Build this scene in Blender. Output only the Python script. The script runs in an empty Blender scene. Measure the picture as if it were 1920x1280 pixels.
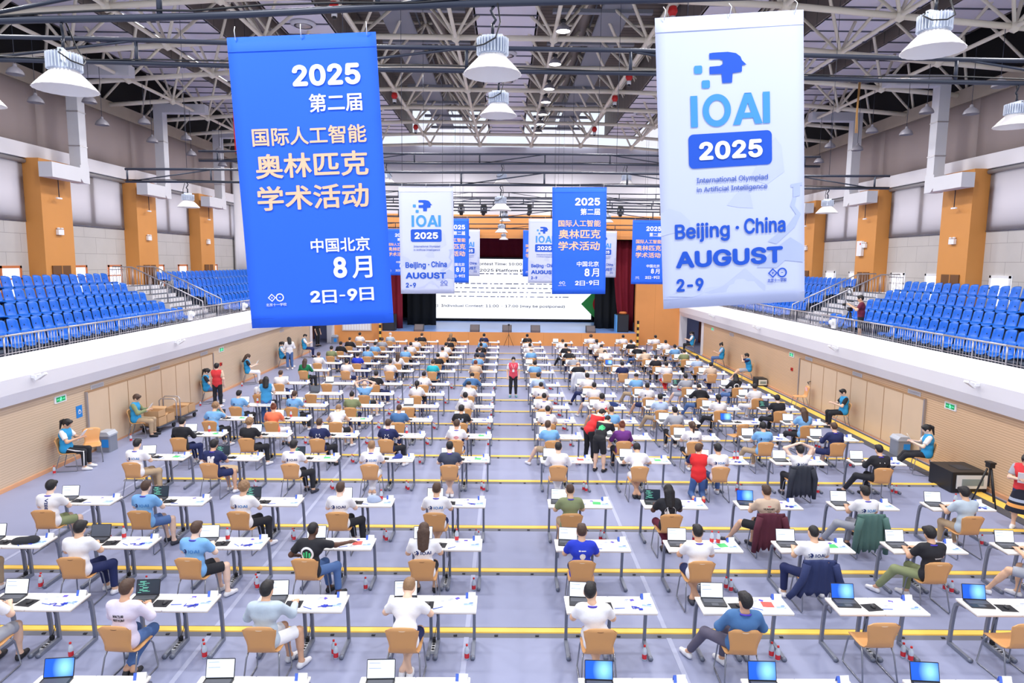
import bpy, math, random
import numpy as np
from mathutils import Matrix, Vector
from mathutils.bvhtree import BVHTree
random.seed(7); np.random.seed(7)
S = bpy.context.scene; COL = S.collection
PI = math.pi
# ---------------------------------------------------------------- camera
FPX, PITCH, ROLL, YAW, HC = 1250.0, .118414, .010248, .009133, 5.278
_cx,_sx,_cp,_sp,_cr,_sr = math.cos(YAW),math.sin(YAW),math.cos(PITCH),math.sin(PITCH),math.cos(ROLL),math.sin(ROLL)
_R0=Vector((_cx,-_sx,0)); CF=Vector((_sx*_cp,_cx*_cp,-_sp)); _U0=Vector((_sx*_sp,_cx*_sp,_cp))
CR=_R0*_cr+_U0*_sr; CU=_U0*_cr-_R0*_sr
cam = bpy.data.objects.new('camera', bpy.data.cameras.new('camera')); COL.objects.link(cam)
cam.data.sensor_width=36.0; cam.data.lens=36.0*FPX/1920.0; cam.data.clip_end=300
cam.matrix_world=Matrix(((CR.x,CU.x,-CF.x,0),(CR.y,CU.y,-CF.y,0),(CR.z,CU.z,-CF.z,HC),(0,0,0,1)))
S.camera=cam
def uv(x,y,z):
    q=Vector((x,y,z-HC)); d=max(q.dot(CF),.01)
    return 960+FPX*q.dot(CR)/d, 640-FPX*q.dot(CU)/d
def vis(x,y,z,m=25):
    u,v=uv(x,y,z); return -m<u<1920+m and -m<v<1280+m and y>0
# ---------------------------------------------------------------- world, light, exposure
S.view_settings.view_transform='Standard'; S.view_settings.look='None'; S.view_settings.gamma=1.0
S.view_settings.use_curve_mapping=False; S.view_settings.exposure=0.0
S.cycles.use_denoising=True; S.cycles.max_bounces=5; S.cycles.diffuse_bounces=3; S.cycles.glossy_bounces=2
S.cycles.transmission_bounces=3; S.cycles.transparent_max_bounces=6; S.cycles.caustics_reflective=False; S.cycles.caustics_refractive=False
W=bpy.data.worlds.new('sky'); S.world=W; W.use_nodes=True
W.node_tree.nodes['Background'].inputs[0].default_value=(.80,.87,1.0,1); W.node_tree.nodes['Background'].inputs[1].default_value=1.15
def area(name,loc,sx,sy,power,col=(1,.97,.95),rot=(0,0,0),spread=PI):
    l=bpy.data.lights.new(name,'AREA'); l.shape='RECTANGLE'; l.size=sx; l.size_y=sy; l.energy=power; l.color=col; l.spread=spread
    o=bpy.data.objects.new(name,l); COL.objects.link(o); o.location=loc; o.rotation_euler=rot; return o
for x in (-9.6,-3.3,3.4,9.7):
    for y in (4.5,10.5,16.5,22.5,28.5,34.5,40.0):
        l=area('hall_fill_light',(x,y,11.2),.9,.9,285); l.data.shape='DISK'  # added unseen disk lights without fixtures, for the hall's brightness and shadows
area('stage_light',(0,45.2,8.6),13,1.0,400)
# ---------------------------------------------------------------- helpers
def lin(c):
    f=lambda v: v/12.92 if v<=.04045 else ((v+.055)/1.055)**2.4
    return tuple(f(v/255.0) for v in c)
MATS={}
def mat(name,col=None,rough=.6,metal=0.0,emit=None,noise=0.0,nscale=8.0,bump=0.0,objcol=False,spec=.5,trans=0.0):
    if name in MATS: return MATS[name]
    m=bpy.data.materials.new(name); m.use_nodes=True; nt=m.node_tree; b=nt.nodes['Principled BSDF']
    b.inputs['Roughness'].default_value=rough; b.inputs['Metallic'].default_value=metal; b.inputs['Specular IOR Level'].default_value=spec
    if col: b.inputs['Base Color'].default_value=(*lin(col),1)
    src=None
    if objcol:
        oi=nt.nodes.new('ShaderNodeObjectInfo'); src=oi.outputs['Color']
        nt.links.new(src,b.inputs['Base Color'])
    if noise or bump:
        tc=nt.nodes.new('ShaderNodeTexCoord'); n=nt.nodes.new('ShaderNodeTexNoise'); n.inputs['Scale'].default_value=nscale; n.inputs['Detail'].default_value=3
        nt.links.new(tc.outputs['Object'],n.inputs['Vector'])
        if noise:
            mr=nt.nodes.new('ShaderNodeMapRange'); mr.inputs['To Min'].default_value=1-noise; mr.inputs['To Max'].default_value=1+noise*.6
            nt.links.new(n.outputs['Fac'],mr.inputs['Value'])
            mx=nt.nodes.new('ShaderNodeMix'); mx.data_type='RGBA'; mx.blend_type='MULTIPLY'; mx.inputs[0].default_value=1
            if src: nt.links.new(src,mx.inputs[6])
            else: mx.inputs[6].default_value=(*lin(col),1)
            nt.links.new(mr.outputs[0],mx.inputs[7]); nt.links.new(mx.outputs[2],b.inputs['Base Color'])
        if bump:
            bp=nt.nodes.new('ShaderNodeBump'); bp.inputs['Strength'].default_value=bump; bp.inputs['Distance'].default_value=.02
            nt.links.new(n.outputs['Fac'],bp.inputs['Height']); nt.links.new(bp.outputs[0],b.inputs['Normal'])
    if emit: b.inputs['Emission Color'].default_value=(*lin(col),1); b.inputs['Emission Strength'].default_value=emit
    if trans:
        t=nt.nodes.new('ShaderNodeBsdfTranslucent'); t.inputs[0].default_value=(*lin(col),1); mxs=nt.nodes.new('ShaderNodeMixShader'); mxs.inputs[0].default_value=trans
        nt.links.new(b.outputs[0],mxs.inputs[1]); nt.links.new(t.outputs[0],mxs.inputs[2]); nt.links.new(mxs.outputs[0],nt.nodes['Material Output'].inputs[0])
    MATS[name]=m; return m
def grooves(name,col,line,axis,step,w=.02,rough=.6,noise=.06,nscale=3,off=0.0,axis2=None,step2=1.0,stag=0.0,stretch=None):
    """panelled surface: joint lines every step along an axis (object space), optionally a second set across"""
    if name in MATS: return MATS[name]
    m=mat(name,col,rough); nt=m.node_tree; b=nt.nodes['Principled BSDF']; N=nt.nodes.new; L=nt.links.new
    tc=N('ShaderNodeTexCoord'); sp=N('ShaderNodeSeparateXYZ'); L(tc.outputs['Object'],sp.inputs[0])
    def mth(op,a,bv):
        k=N('ShaderNodeMath'); k.operation=op
        for i,v in enumerate((a,bv)):
            if v is None: continue
            if hasattr(v,'is_linked'): L(v,k.inputs[i])
            else: k.inputs[i].default_value=v
        return k.outputs[0]
    def lines(src,st,of,ww):
        t=mth('FRACT',mth('DIVIDE',mth('ADD',src,of),st),None); return mth('LESS_THAN',t,ww/st)
    f=lines(sp.outputs[axis],step,off+100*step,w)
    if axis2 is not None:
        s2=sp.outputs[axis2]
        if stag:
            row=mth('FLOOR',mth('DIVIDE',mth('ADD',sp.outputs[axis],off+100*step),step),None)
            s2=mth('ADD',s2,mth('MULTIPLY',mth('FRACT',mth('MULTIPLY',row,.5),None),stag*2))
        f=mth('MAXIMUM',f,lines(s2,step2,100*step2,w))
    n=N('ShaderNodeTexNoise'); n.inputs['Scale'].default_value=nscale; n.inputs['Detail'].default_value=4
    if stretch:
        mp=N('ShaderNodeMapping'); mp.inputs['Scale'].default_value=stretch; L(tc.outputs['Object'],mp.inputs[0]); L(mp.outputs[0],n.inputs['Vector'])
    else: L(tc.outputs['Object'],n.inputs['Vector'])
    mr=N('ShaderNodeMapRange'); mr.inputs['To Min'].default_value=1-noise; mr.inputs['To Max'].default_value=1+noise; L(n.outputs['Fac'],mr.inputs['Value'])
    mx=N('ShaderNodeMix'); mx.data_type='RGBA'; L(f,mx.inputs[0]); mx.inputs[6].default_value=(*lin(col),1); mx.inputs[7].default_value=(*lin(line),1)
    m2=N('ShaderNodeMix'); m2.data_type='RGBA'; m2.blend_type='MULTIPLY'; m2.inputs[0].default_value=1; L(mx.outputs[2],m2.inputs[6]); L(mr.outputs[0],m2.inputs[7])
    L(m2.outputs[2],b.inputs['Base Color']); return m
class MB:
    def __init__(s): s.v=[]; s.f=[]; s.mi=[]; s.sm=[]; s.cur=0
    def add(s,vs,fs,smooth=False):
        o=len(s.v); s.v+= [tuple(p) for p in vs]
        for f in fs: s.f.append(tuple(i+o for i in f)); s.mi.append(s.cur); s.sm.append(smooth)
        return s
    def box(s,c,d,rz=0,M=None,taper=1.0):
        hx,hy,hz=d[0]/2,d[1]/2,d[2]/2; p=[]
        for z in (-1,1):
            t=taper if z>0 else 1
            for x,y in ((-1,-1),(1,-1),(1,1),(-1,1)): p.append(Vector((x*hx*t,y*hy*t,z*hz)))
        if M is None: M=Matrix.Rotation(rz,3,'Z')
        p=[M@q+Vector(c) for q in p]
        return s.add(p,[(3,2,1,0),(4,5,6,7),(0,1,5,4),(1,2,6,5),(2,3,7,6),(3,0,4,7)])
    def b2(s,a,b):
        return s.box([(a[i]+b[i])/2 for i in range(3)],[abs(b[i]-a[i]) for i in range(3)])
    def tube(s,pts,r,n=8,cap=True,smooth=True):
        pts=[Vector(p) for p in pts]; rs=r if isinstance(r,(list,tuple)) else [r]*len(pts)
        vs=[]; prev=None
        for i,p in enumerate(pts):
            t=(pts[min(i+1,len(pts)-1)]-pts[max(i-1,0)]).normalized()
            if prev is None:
                a=t.orthogonal().normalized()
            else:
                a=(prev-t*prev.dot(t)); a=a.normalized() if a.length>1e-6 else t.orthogonal().normalized()
            prev=a; b=t.cross(a)
            for k in range(n):
                w=2*PI*k/n; vs.append(p+(a*math.cos(w)+b*math.sin(w))*rs[i])
        fs=[]
        for i in range(len(pts)-1):
            for k in range(n):
                fs.append((i*n+k,i*n+(k+1)%n,(i+1)*n+(k+1)%n,(i+1)*n+k))
        s.add(vs,fs,smooth)
        if cap:
            o=len(s.v)-len(vs); s.f.append(tuple(o+k for k in range(n))[::-1]); s.f.append(tuple(o+(len(pts)-1)*n+k for k in range(n)))
            s.mi+=[s.cur]*2; s.sm+=[False]*2
        return s
    def lathe(s,prof,c=(0,0,0),n=20,smooth=True,M=None):
        vs=[]; c=Vector(c)
        for r,z in prof:
            for k in range(n):
                w=2*PI*k/n; q=Vector((r*math.cos(w),r*math.sin(w),z)); vs.append((M@q if M else q)+c)
        fs=[(i*n+k,i*n+(k+1)%n,(i+1)*n+(k+1)%n,(i+1)*n+k) for i in range(len(prof)-1) for k in range(n)]
        return s.add(vs,fs,smooth)
    def shell(s,grid,th,smooth=True):
        """grid[i][j] of points -> closed sheet of thickness th"""
        a=len(grid); b=len(grid[0]); G=np.array([[tuple(p) for p in r] for r in grid],float)
        du=np.gradient(G,axis=0); dv=np.gradient(G,axis=1); nn=np.cross(du,dv); nn/=np.linalg.norm(nn,axis=2,keepdims=True)+1e-9
        vs=list(map(tuple,(G+nn*th/2).reshape(-1,3)))+list(map(tuple,(G-nn*th/2).reshape(-1,3))); o=a*b; fs=[]
        for i in range(a-1):
            for j in range(b-1):
                q=(i*b+j,(i+1)*b+j,(i+1)*b+j+1,i*b+j+1); fs.append(q); fs.append(tuple(x+o for x in q[::-1]))
        rim=[i*b for i in range(a)]+[(a-1)*b+j for j in range(1,b)]+[i*b+b-1 for i in range(a-2,-1,-1)]+[j for j in range(b-2,0,-1)]
        n=len(rim)
        for k in range(n):
            p,q=rim[k],rim[(k+1)%n]; fs.append((q,p,p+o,q+o))
        return s.add(vs,fs,smooth)
    def prism(s,poly,M,th):
        """poly in local xy, extruded along local z by th, placed with matrix M"""
        n=len(poly); vs=[M@Vector((x,y,0)) for x,y in poly]+[M@Vector((x,y,th)) for x,y in poly]
        return s.add(vs,[tuple(range(n))[::-1],tuple(range(n,2*n))]+[(k,(k+1)%n,n+(k+1)%n,n+k) for k in range(n)])
    def mesh(s,name,mats):
        m=bpy.data.meshes.new(name); m.from_pydata([tuple(p) for p in s.v],[],s.f)
        for x in (mats if isinstance(mats,(list,tuple)) else [mats]): m.materials.append(x)
        m.polygons.foreach_set('material_index',s.mi); m.polygons.foreach_set('use_smooth',s.sm); m.update(); return m
    def build(s,name,mats,parent=None,loc=None):
        return ob(name,s.mesh(name,mats),parent,loc)
def ob(name,data,parent=None,loc=None,rz=0,col=None):
    o=bpy.data.objects.new(name,data); COL.objects.link(o)
    if parent: o.parent=parent
    if loc is not None: o.location=loc
    if rz: o.rotation_euler=(0,0,rz)
    if col is not None: o.color=(*lin(col),1)
    return o
def tag(o,label,cat,group=None):
    o['label']=label; o['category']=cat
    if group: o['group']=group
    return o
def thing(name,label,cat,loc=(0,0,0),rz=0,group=None):
    return tag(ob(name,None,None,loc,rz),label,cat,group)
def struct(o): o['kind']='structure'; return o
ORD='first second third fourth fifth sixth seventh eighth ninth tenth eleventh twelfth thirteenth fourteenth fifteenth sixteenth seventeenth eighteenth nineteenth twentieth'.split()
def nth(i):
    if i<20: return ORD[i]
    t={2:'twenty',3:'thirty',4:'forty'}[(i+1)//10]; return (t+'-'+ORD[(i+1)%10-1]) if (i+1)%10 else {3:'thirtieth',4:'fortieth'}[(i+1)//10]
# ---------------------------------------------------------------- room
XC=.07; DW=11.37                      # hall axis and half width
def X(s,d): return XC+s*d
M_floor=mat('floor_vinyl',(147,153,184),.45,noise=.05,nscale=2.2,spec=.35)
M_line=mat('floor_line',(172,178,206),.5)
M_wood=grooves('ribbed_wood',(220,196,168),(196,170,142),2,.06,.012,.55,.07,1.6,stretch=(.4,.25,9))
M_woodR=grooves('ribbed_wood_right',(224,190,154),(194,158,124),2,.06,.014,.55,.07,1.6,stretch=(.4,.25,9))
M_door=mat('door_panel',(226,200,170),.5,noise=.06,nscale=2.0)
M_joint=mat('panel_joint',(176,140,104),.6)
M_skirt=mat('skirting',(228,170,128),.5)
M_white=mat('white_paint',(238,236,242),.55,noise=.02,nscale=1)
M_fascia=mat('parapet_paint',(232,232,240),.5,noise=.02,nscale=.7)
M_orange=mat('orange_paint',(216,148,76),.6,noise=.07,nscale=1.2)
M_orange2=grooves('orange_board',(236,160,92),(206,132,66),0,2.4,.012,.5,.05,1.5)
M_conc=grooves('concrete_panel',(196,192,190),(150,146,146),2,.62,.014,.8,.09,1.3,off=.15,axis2=1,step2=1.35,stag=.65)
M_rawc=mat('raw_concrete',(178,166,150),.9,noise=.18,nscale=1.6)
M_step=mat('step_concrete',(92,104,122),.8,noise=.1,nscale=3)
M_grey=mat('grey_plaster',(222,220,228),.7,noise=.02,nscale=.6)
M_deck=grooves('roof_deck',(132,122,116),(92,84,82),1,.35,.06,.8,.12,1.2)
M_truss=mat('truss_paint',(238,230,212),.5,noise=.06,nscale=1.5)
M_pipe=mat('dark_pipe',(52,58,74),.4,.2)
M_cable=mat('black_cable',(24,26,32),.5)
M_duct=mat('duct_sheet',(216,218,226),.45,.15,noise=.04,nscale=2)
M_fabric=mat('ceiling_fabric',(234,230,242),.8)
M_void=mat('void_black',(22,22,26),.9)
M_steel=mat('steel_rail',(186,184,190),.35,.7)
M_blackp=mat('black_plastic',(26,27,31),.45)
M_red=mat('red_plastic',(206,32,32),.45)
M_whitep=mat('white_plastic',(240,242,246),.4)
M_yellow=mat('yellow_cover',(252,206,92),.5,noise=.04,nscale=3)
M_rubber=mat('dark_rubber',(112,114,126),.7)
fl=MB(); fl.b2((X(-1,13.2),-1.5,-.12),(X(1,13.2),54,0)); struct(fl.build('floor',M_floor))
for i,(x,y0,y1) in enumerate(((-8.75,5.5,24),(-4.15,5.5,42),(-.52,6,42),(2.35,6,42))):
    t=MB(); t.b2((x-.035,y0,0),(x+.035,y1,.004)); struct(t.build('trim_%d'%(i+1),M_line))
    if i==1: pass
def prof_extrude(b,prof,y0,y1,s,close=True):
    n=len(prof); vs=[(X(s,d),y0,z) for d,z in prof]+[(X(s,d),y1,z) for d,z in prof]
    fs=[((k,(k+1)%n,n+(k+1)%n,n+k) if s<0 else (n+k,n+(k+1)%n,(k+1)%n,k)) for k in range(n if close else n-1)]
    fs+=[tuple(range(n)),tuple(range(n,2*n))[::-1]]
    b.add(vs,fs)
YE=38.3; COLY=[5.35+5.75*k for k in range(6)]; ROWD=[12.27+.7*i for i in range(5)]; ROWZ=[2.70,2.90,3.25,3.60,3.95]
wn=0; dn=0
for s,side in ((-1,'left'),(1,'right')):
    MW=M_wood if s<0 else M_woodR
    b=MB(); b.b2((X(s,DW),-1.5,0),(X(s,DW+.25),YE,1.95)); struct(b.build('wall_'+side,MW))
    b=MB(); b.b2((X(s,DW-.03),-1.5,0),(X(s,DW),YE,.09)); struct(b.build('baseboard_'+side,M_skirt))
    # folding door panels
    for (ya,yb,n) in ((17.75,25.45,8),):
        dn+=1; b=MB(); b.b2((X(s,DW-.035),ya,.06),(X(s,DW),yb,1.66)); b.cur=1
        for k in range(n+1):
            y=ya+(yb-ya)*k/n; b.b2((X(s,DW-.042),y-.012,.06),(X(s,DW-.03),y+.012,1.66))
        b.b2((X(s,DW-.045),ya-.05,1.66),(X(s,DW),yb+.05,1.71))
        b.cur=2; b.b2((X(s,DW-.06),ya-.06,.06),(X(s,DW),ya-.01,1.7)); b.b2((X(s,DW-.06),yb+.01,.06),(X(s,DW),yb+.06,1.7))
        d=struct(b.build('door_%d'%dn,[M_door,M_joint,M_steel]))
        h=MB(); h.tube([(X(s,DW-.05),yb-1.0,.98),(X(s,DW-.1),yb-1.0,.95),(X(s,DW-.1),yb-.86,.92),(X(s,DW-.05),yb-.86,.84)],.014); h.build('door_handle',M_blackp,d)
    # parapet
    b=MB(); prof_extrude(b,[(11.37,1.92),(11.16,1.97),(11.04,2.25),(11.02,2.6),(11.12,2.7),(11.62,3.0),(11.72,2.98),(11.72,2.68),(11.5,2.6),(11.5,1.92)],-1.5,42.6,s); struct(b.build('trim_%d'%(5 if s<0 else 6),M_fascia))
    # stepped tiers
    P=[(11.6,2.5),(11.6,ROWZ[0])]
    for i in range(1,5): P+=[(ROWD[i]-.5,ROWZ[i-1]),(ROWD[i]-.5,ROWZ[i])]
    P+=[(16.2,ROWZ[4]),(16.2,2.5)]
    b=MB(); prof_extrude(b,P,-1.5,42.6,s); struct(b.build('floor_balcony_'+side,M_step))
    # stair block through the tiers
    b=MB(); n=9; Q=[(12.0,2.7)]
    for i in range(n): Q+=[(12.0+.33*i,2.86+.165*i),(12.33+.33*i,2.86+.165*i)]
    Q+=[(16.07,2.86+.165*(n-1)),(16.07,2.7)]
    prof_extrude(b,Q,26.35,28.2,s); b.cur=1
    for i in range(n): b.b2((X(s,12.0+.33*i),26.42,2.862+.165*i),(X(s,12.33+.33*i+.02),28.1,2.88+.165*i))
    struct(b.build('trim_%d'%(7 if s<0 else 8),[M_white,M_step]))
    # outer wall: concrete base
    D0=16.07
    b=MB(); b.b2((X(s,D0),-1.5,2.5),(X(s,D0+.3),42.9,6.5)); struct(b.build('wall_%s_outer'%side,M_conc))
    b=MB(); b.b2((X(s,D0-.18),-1.5,8.52),(X(s,D0+.3),42.9,9.0)); struct(b.build('beam_%s'%side,M_white))
    b=MB(); b.b2((X(s,D0-.1),-1.5,11.0),(X(s,D0+.3),42.9,11.5)); struct(b.build('beam_%s_upper'%side,M_rawc))
    b=MB(); b.b2((X(s,D0+.3),-1.5,11.5),(X(s,D0+.5),42.9,15.0)); struct(b.build('wall_%s_upper'%side,M_void))  # darkness of the void under the roof is put into this black colour
    for k,y in enumerate(COLY):
        b=MB(); b.b2((X(s,15.5),y,3.9),(X(s,D0+.3),y+1.55,8.53)); struct(b.build('pillar_%s'%side,M_orange))
        if k>1:
            c=MB(); c.b2((X(s,15.49),y+.28,3.95),(X(s,15.46),y+1.22,5.0)); c.cur=1; c.b2((X(s,15.485),y+.735,3.95),(X(s,15.45),y+.765,5.0))
            dn+=1; struct(c.build('door_%d'%dn,[mat('dark_door_wood',(112,72,34),.5),M_orange]))
    # windows: lower and upper blinds with their frames
    M_bl=mat('roller_blind',(246,240,242),.8,noise=.02,nscale=2,trans=.8); M_bu=mat('roller_blind_upper',(186,172,170),.85,noise=.03,nscale=2,trans=.22)
    M_fr=mat('window_frame',(96,98,116),.5); M_gl=mat('daylight_glass',(238,240,250),.1,emit=.9)
    for k in range(-1,6):
        y0=COLY[k]+1.55 if k>=0 else -1.5; y1=COLY[k+1] if k<5 else 42.6
        if not (vis(X(s,D0),y1,7.5,60) or vis(X(s,D0),y0,7.5,60)): continue
        wn+=1; b=MB(); ym=(y0+y1)/2
        for y,w in ((y0+.12,.24),(ym,.3),(y1-.12,.24)): b.b2((X(s,D0+.02),y-w/2,6.5),(X(s,D0+.12),y+w/2,8.52))
        b.b2((X(s,D0+.02),y0,6.5),(X(s,D0+.12),y1,6.62)); b.b2((X(s,D0+.02),y0,8.42),(X(s,D0+.12),y1,8.52))
        f=struct(b.build('window_%d'%wn,M_fr))
        for (a,c2) in ((y0+.02,y1-.02),):
            g=[[(X(s,D0-.03+.006*math.sin(j*2.1)),a+(c2-a)*j/12,z) for j in range(13)] for z in (6.47,7.4,8.36)]
            t=MB(); t.shell(g,.006); t.build('blind',M_bl,f)
            t=MB(); t.tube([(X(s,D0-.1),a,8.42),(X(s,D0-.1),c2,8.42)],.075,10); t.build('blind_roller',mat('pipe_grey',(150,148,152),.5),f)
            t=MB(); t.tube([(X(s,D0-.03),a,6.47),(X(s,D0-.03),c2,6.47)],.02,6); t.build('bottom_rail',M_fr,f)
        wn+=1; b=MB()
        yy=y0-.8
        while yy<y1+.8: b.b2((X(s,D0+.06),yy-.06,9.0),(X(s,D0+.14),yy+.06,11.0)); yy+=1.25
        f=struct(b.build('window_%d'%wn,M_fr))
        g=[[(X(s,D0-.02+.012*math.sin(j*1.7)),y0-.8+(y1-y0+1.6)*j/14,z) for j in range(15)] for z in (9.0,10,11.0)]
        t=MB(); t.shell(g,.006); t.build('blind',M_bu,f)
        # low service windows
        for (a,c2) in ((y0+.55,y0+1.5),(y1-1.35,y1-.4)):
            wn+=1; b=MB()
            for p,q in (((a,4.0),(a+.08,5.0)),((c2-.08,4.0),(c2,5.0)),((a,4.92),(c2,5.0)),((a,4.55),(c2,4.6))): b.b2((X(s,D0-.05),p[0],p[1]),(X(s,D0+.02),q[0],q[1]))
            b.cur=1; b.b2((X(s,D0-.02),a,4.0),(X(s,D0-.005),c2,5.0))
            struct(b.build('window_%d'%wn,[mat('window_wood',(206,120,70),.5) if s<0 else M_whitep,M_gl]))
    # ducts at the columns
    for k,y in enumerate(COLY[1:]):
        if not vis(X(s,15),y+.7,9,80): continue
        t=tag(ob('air_duct',None,None,(X(s,14.98),y+1.28,8.15)),'white air duct on %s wall, beside %s orange pillar from the stage'%(side,nth(4-k)),'air duct','air ducts on the %s wall'%side)
        c=MB(); c.b2((-.19,-.2,.3),(.19,.2,3.3)); c.build('vertical_duct',M_duct,t)
        c=MB(); c.prism([(-.3,.3),(-.3,-.16),(-.16,-.3),(.2,-.3),(.2,.3)],Matrix(((0,0,1,-.22),(1,0,0,0),(0,1,0,0),(0,0,0,1))),.44); c.build('elbow',M_duct,t)
        c=MB(); c.b2((-.22,-1.75,-.28),(.22,-.3,.2)); c.build('branch_duct',M_duct,t)
        c=MB(); c.b2((-s*2.0,-.2,3.3),(s*.19,.2,3.66)); c.build('upper_duct',M_duct,t)
        for zz in (.95,2.1): c=MB(); c.box((0,0,zz),(.41,.43,.04)); c.build('flange',M_steel,t)
# ---- stage end
YP=43.0
b=MB()
b.b2((X(-1,17),YP,8.25),(X(1,17),YP+.3,12.45)); struct(b.build('wall_back_upper',M_grey))
b=MB()
b.b2((-7.95,YP-.05,6.78),(8.35,YP+.3,8.25)); b.b2((X(-1,11.15),YP-.05,0),(-7.95,YP+.3,8.25)); b.b2((8.35,YP-.05,0),(X(1,11.15),YP+.3,8.25)); struct(b.build('wall_back',M_orange2))
b=MB(); b.b2((X(-1,17),YP+.05,2.6),(X(-1,11.15),YP+.3,8.25)); b.b2((X(1,11.15),YP+.05,2.6),(X(1,17),YP+.3,8.25)); struct(b.build('wall_back_wings',M_grey))
b=MB(); b.b2((-7.95,42.2,0),(8.35,43.2,.84)); b.b2((-9.5,43.2,0),(9.7,54,.84)); b.cur=1; b.b2((-7.94,42.25,.84),(8.34,43.2,.845)); b.b2((-9.5,43.2,.84),(9.7,54,.845)); struct(b.build('floor_stage',[M_orange2,mat('stage_floor',(132,170,238),.35,noise=.05,nscale=1)]))
b=MB(); b.b2((-9.5,52.6,.84),(9.8,52.9,8)); b.b2((-9.6,43.3,.84),(-9.4,52.9,8)); b.b2((9.6,43.3,.84),(9.8,52.9,8)); b.b2((-9.6,43.3,7.8),(9.8,52.9,8)); struct(b.build('wall_stage',mat('stage_black',(16,18,24),.9)))
# curved white corner walls between the balcony and the end wall
for s in (-1,1):
    g=[]
    for z in (4.0,6.2,8.5,10.8):
        r=[]
        for j in range(10):
            a=PI/2*j/9; r.append((X(s,15.9-3.2*(1-math.cos(a))),YP-3.6+3.55*math.sin(a),z))
        g.append(r)
    b=MB(); b.shell(g,.12); struct(b.build('wall_corner_'+('left' if s<0 else 'right'),M_white))
# passages under the balcony at the far corners
for s,nm in ((-1,'left'),(1,'right')):
    b=MB(); b.b2((X(s,13.6),YE,0),(X(s,13.8),45.5,2.7)); b.b2((X(s,11.15),45.4,0),(X(s,13.8),45.6,2.7)); struct(b.build('wall_passage_'+nm,M_white))
    b=MB(); b.b2((X(s,11.15),YE,2.55),(X(s,13.8),45.5,2.7)); struct(b.build('ceiling_passage_'+nm,M_white))
    b=MB(); b.b2((X(s,11.15),42.75,0),(X(s,11.6),YP+.2,2.6)); b.b2((X(s,11.37),YE-.05,0),(X(s,11.85),YE+.5,2.6)); struct(b.build('pillar_passage_'+nm,M_white))
    dn+=1; b=MB(); b.b2((X(s,12.0),44.9,0),(X(s,13.0),45.0,2.2)); b.cur=1; b.b2((X(s,13.0),44.85,0),(X(s,13.25),45.02,2.4)); struct(b.build('door_%d'%dn,[mat('blue_door',(140,150,196),.5),mat('dark_red_wood',(104,44,28),.5)]))
b=MB(); b.b2((X(-1,13.5),YE+.02,0),(X(-1,12.9),YE+.1,2.2)); struct(b.build('door_%d'%(dn+1),mat('slate_door',(112,122,150),.5)))
# ---- roof
b=MB(); b.b2((X(-1,17.5),3.5,14.9),(X(1,17.5),44.5,15.1)); struct(b.build('ceiling',M_deck))
def strip(i,x0,x1,z,nm):
    g=MB(); g.b2((x0,5,z),(x1,42.3,z+.1)); g.cur=1
    y=5.4
    while y<42.2: g.b2((x0-.02,y-.03,z-.03),(x1+.02,y+.03,z+.01)); y+=1.04
    g.cur=2
    if x1-x0>1.5 :
        for xx in (x0,x1): g.b2((xx-.05,5,z),(xx+.05,42.3,z+1.7))
    struct(g.build('ceiling_panel',[M_fabric,mat('panel_batten',(86,90,104),.6),grooves('duct_cladding',(134,126,122),(96,92,94),1,.9,.05,.7,.08,1)]))
strip(0,-1.1,.92,13.0,'c'); strip(1,-7.6,-5.9,13.0,'l'); strip(2,6.0,7.7,13.0,'r'); strip(3,-15.2,-13.1,13.0,'wl'); strip(4,13.2,15.3,13.0,'wr')
strip(5,-12.3,-9.9,13.0,'wl2'); strip(6,10.0,12.4,13.0,'wr2')
# space frame
NX=[-16.4,-13.4,-10.45,-7.5,-4.55,-1.63,1.38,4.28,7.25,10.25,13.3,16.4]; NY=[8.9+3.13*k for k in range(11)]
def zb(x): return 12.1-max(0,abs(x-XC)-6)*.075
b=MB()
for j,y in enumerate(NY):
    for i in range(len(NX)-1): b.tube([(NX[i],y,zb(NX[i])),(NX[i+1],y,zb(NX[i+1]))],.085,7)
for i,x in enumerate(NX):
    b.tube([(x,NY[0],zb(x)),(x,NY[-1],zb(x))],.06,7)
    for y in NY: b.lathe([(0,-.17),(.12,-.1),(.16,0),(.12,.1),(0,.17)],(x,y,zb(x)),8)
struct(b.build('ceiling_truss_lower',M_truss))
b=MB()
TX=[(NX[i]+NX[i+1])/2 for i in range(len(NX)-1)]; TY=[(NY[i]+NY[i+1])/2 for i in range(len(NY)-1)]
for y in TY: b.tube([(TX[0],y,14.1),(TX[-1],y,14.1)],.06,6)
for x in TX: b.tube([(x,TY[0],14.1),(x,TY[-1],14.1)],.06,6)
for i,x in enumerate(NX):
    for j,y in enumerate(NY):
        for ii in (i-1,i):
            for jj in (j-1,j):
                if 0<=ii<len(TX) and 0<=jj<len(TY): b.tube([(x,y,zb(x)),(TX[ii],TY[jj],14.1)],.05,6,False)
struct(b.build('ceiling_truss_web',M_truss))
# catwalks, ducts and rails above the frame
b=MB()
for x0 in (-4.2,3.0):
    b.b2((x0,6,13.3),(x0+.9,42,13.36))
    for xx in (x0,x0+.9): b.tube([(xx,6,13.35),(xx,42,13.35)],.05,6); b.tube([(xx,6,14.0),(xx,42,14.0)],.035,6)
for y in NY: b.b2((-4.6,y+.9,13.2),(-1.4,y+1.1,13.32)); b.b2((1.4,y+.9,13.2),(4.6,y+1.1,13.32))
struct(b.build('ceiling_catwalk',mat('catwalk_steel',(136,140,150),.6)))
b=MB()
for x,r in ((-9.0,.35),(9.1,.35),(-2.6,.22),(2.7,.22)): b.tube([(x,5,14.0),(x,42.5,14.0)],r,12)
struct(b.build('ceiling_duct',mat('brown_duct',(138,128,122),.6,noise=.1,nscale=1.5)))
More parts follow.
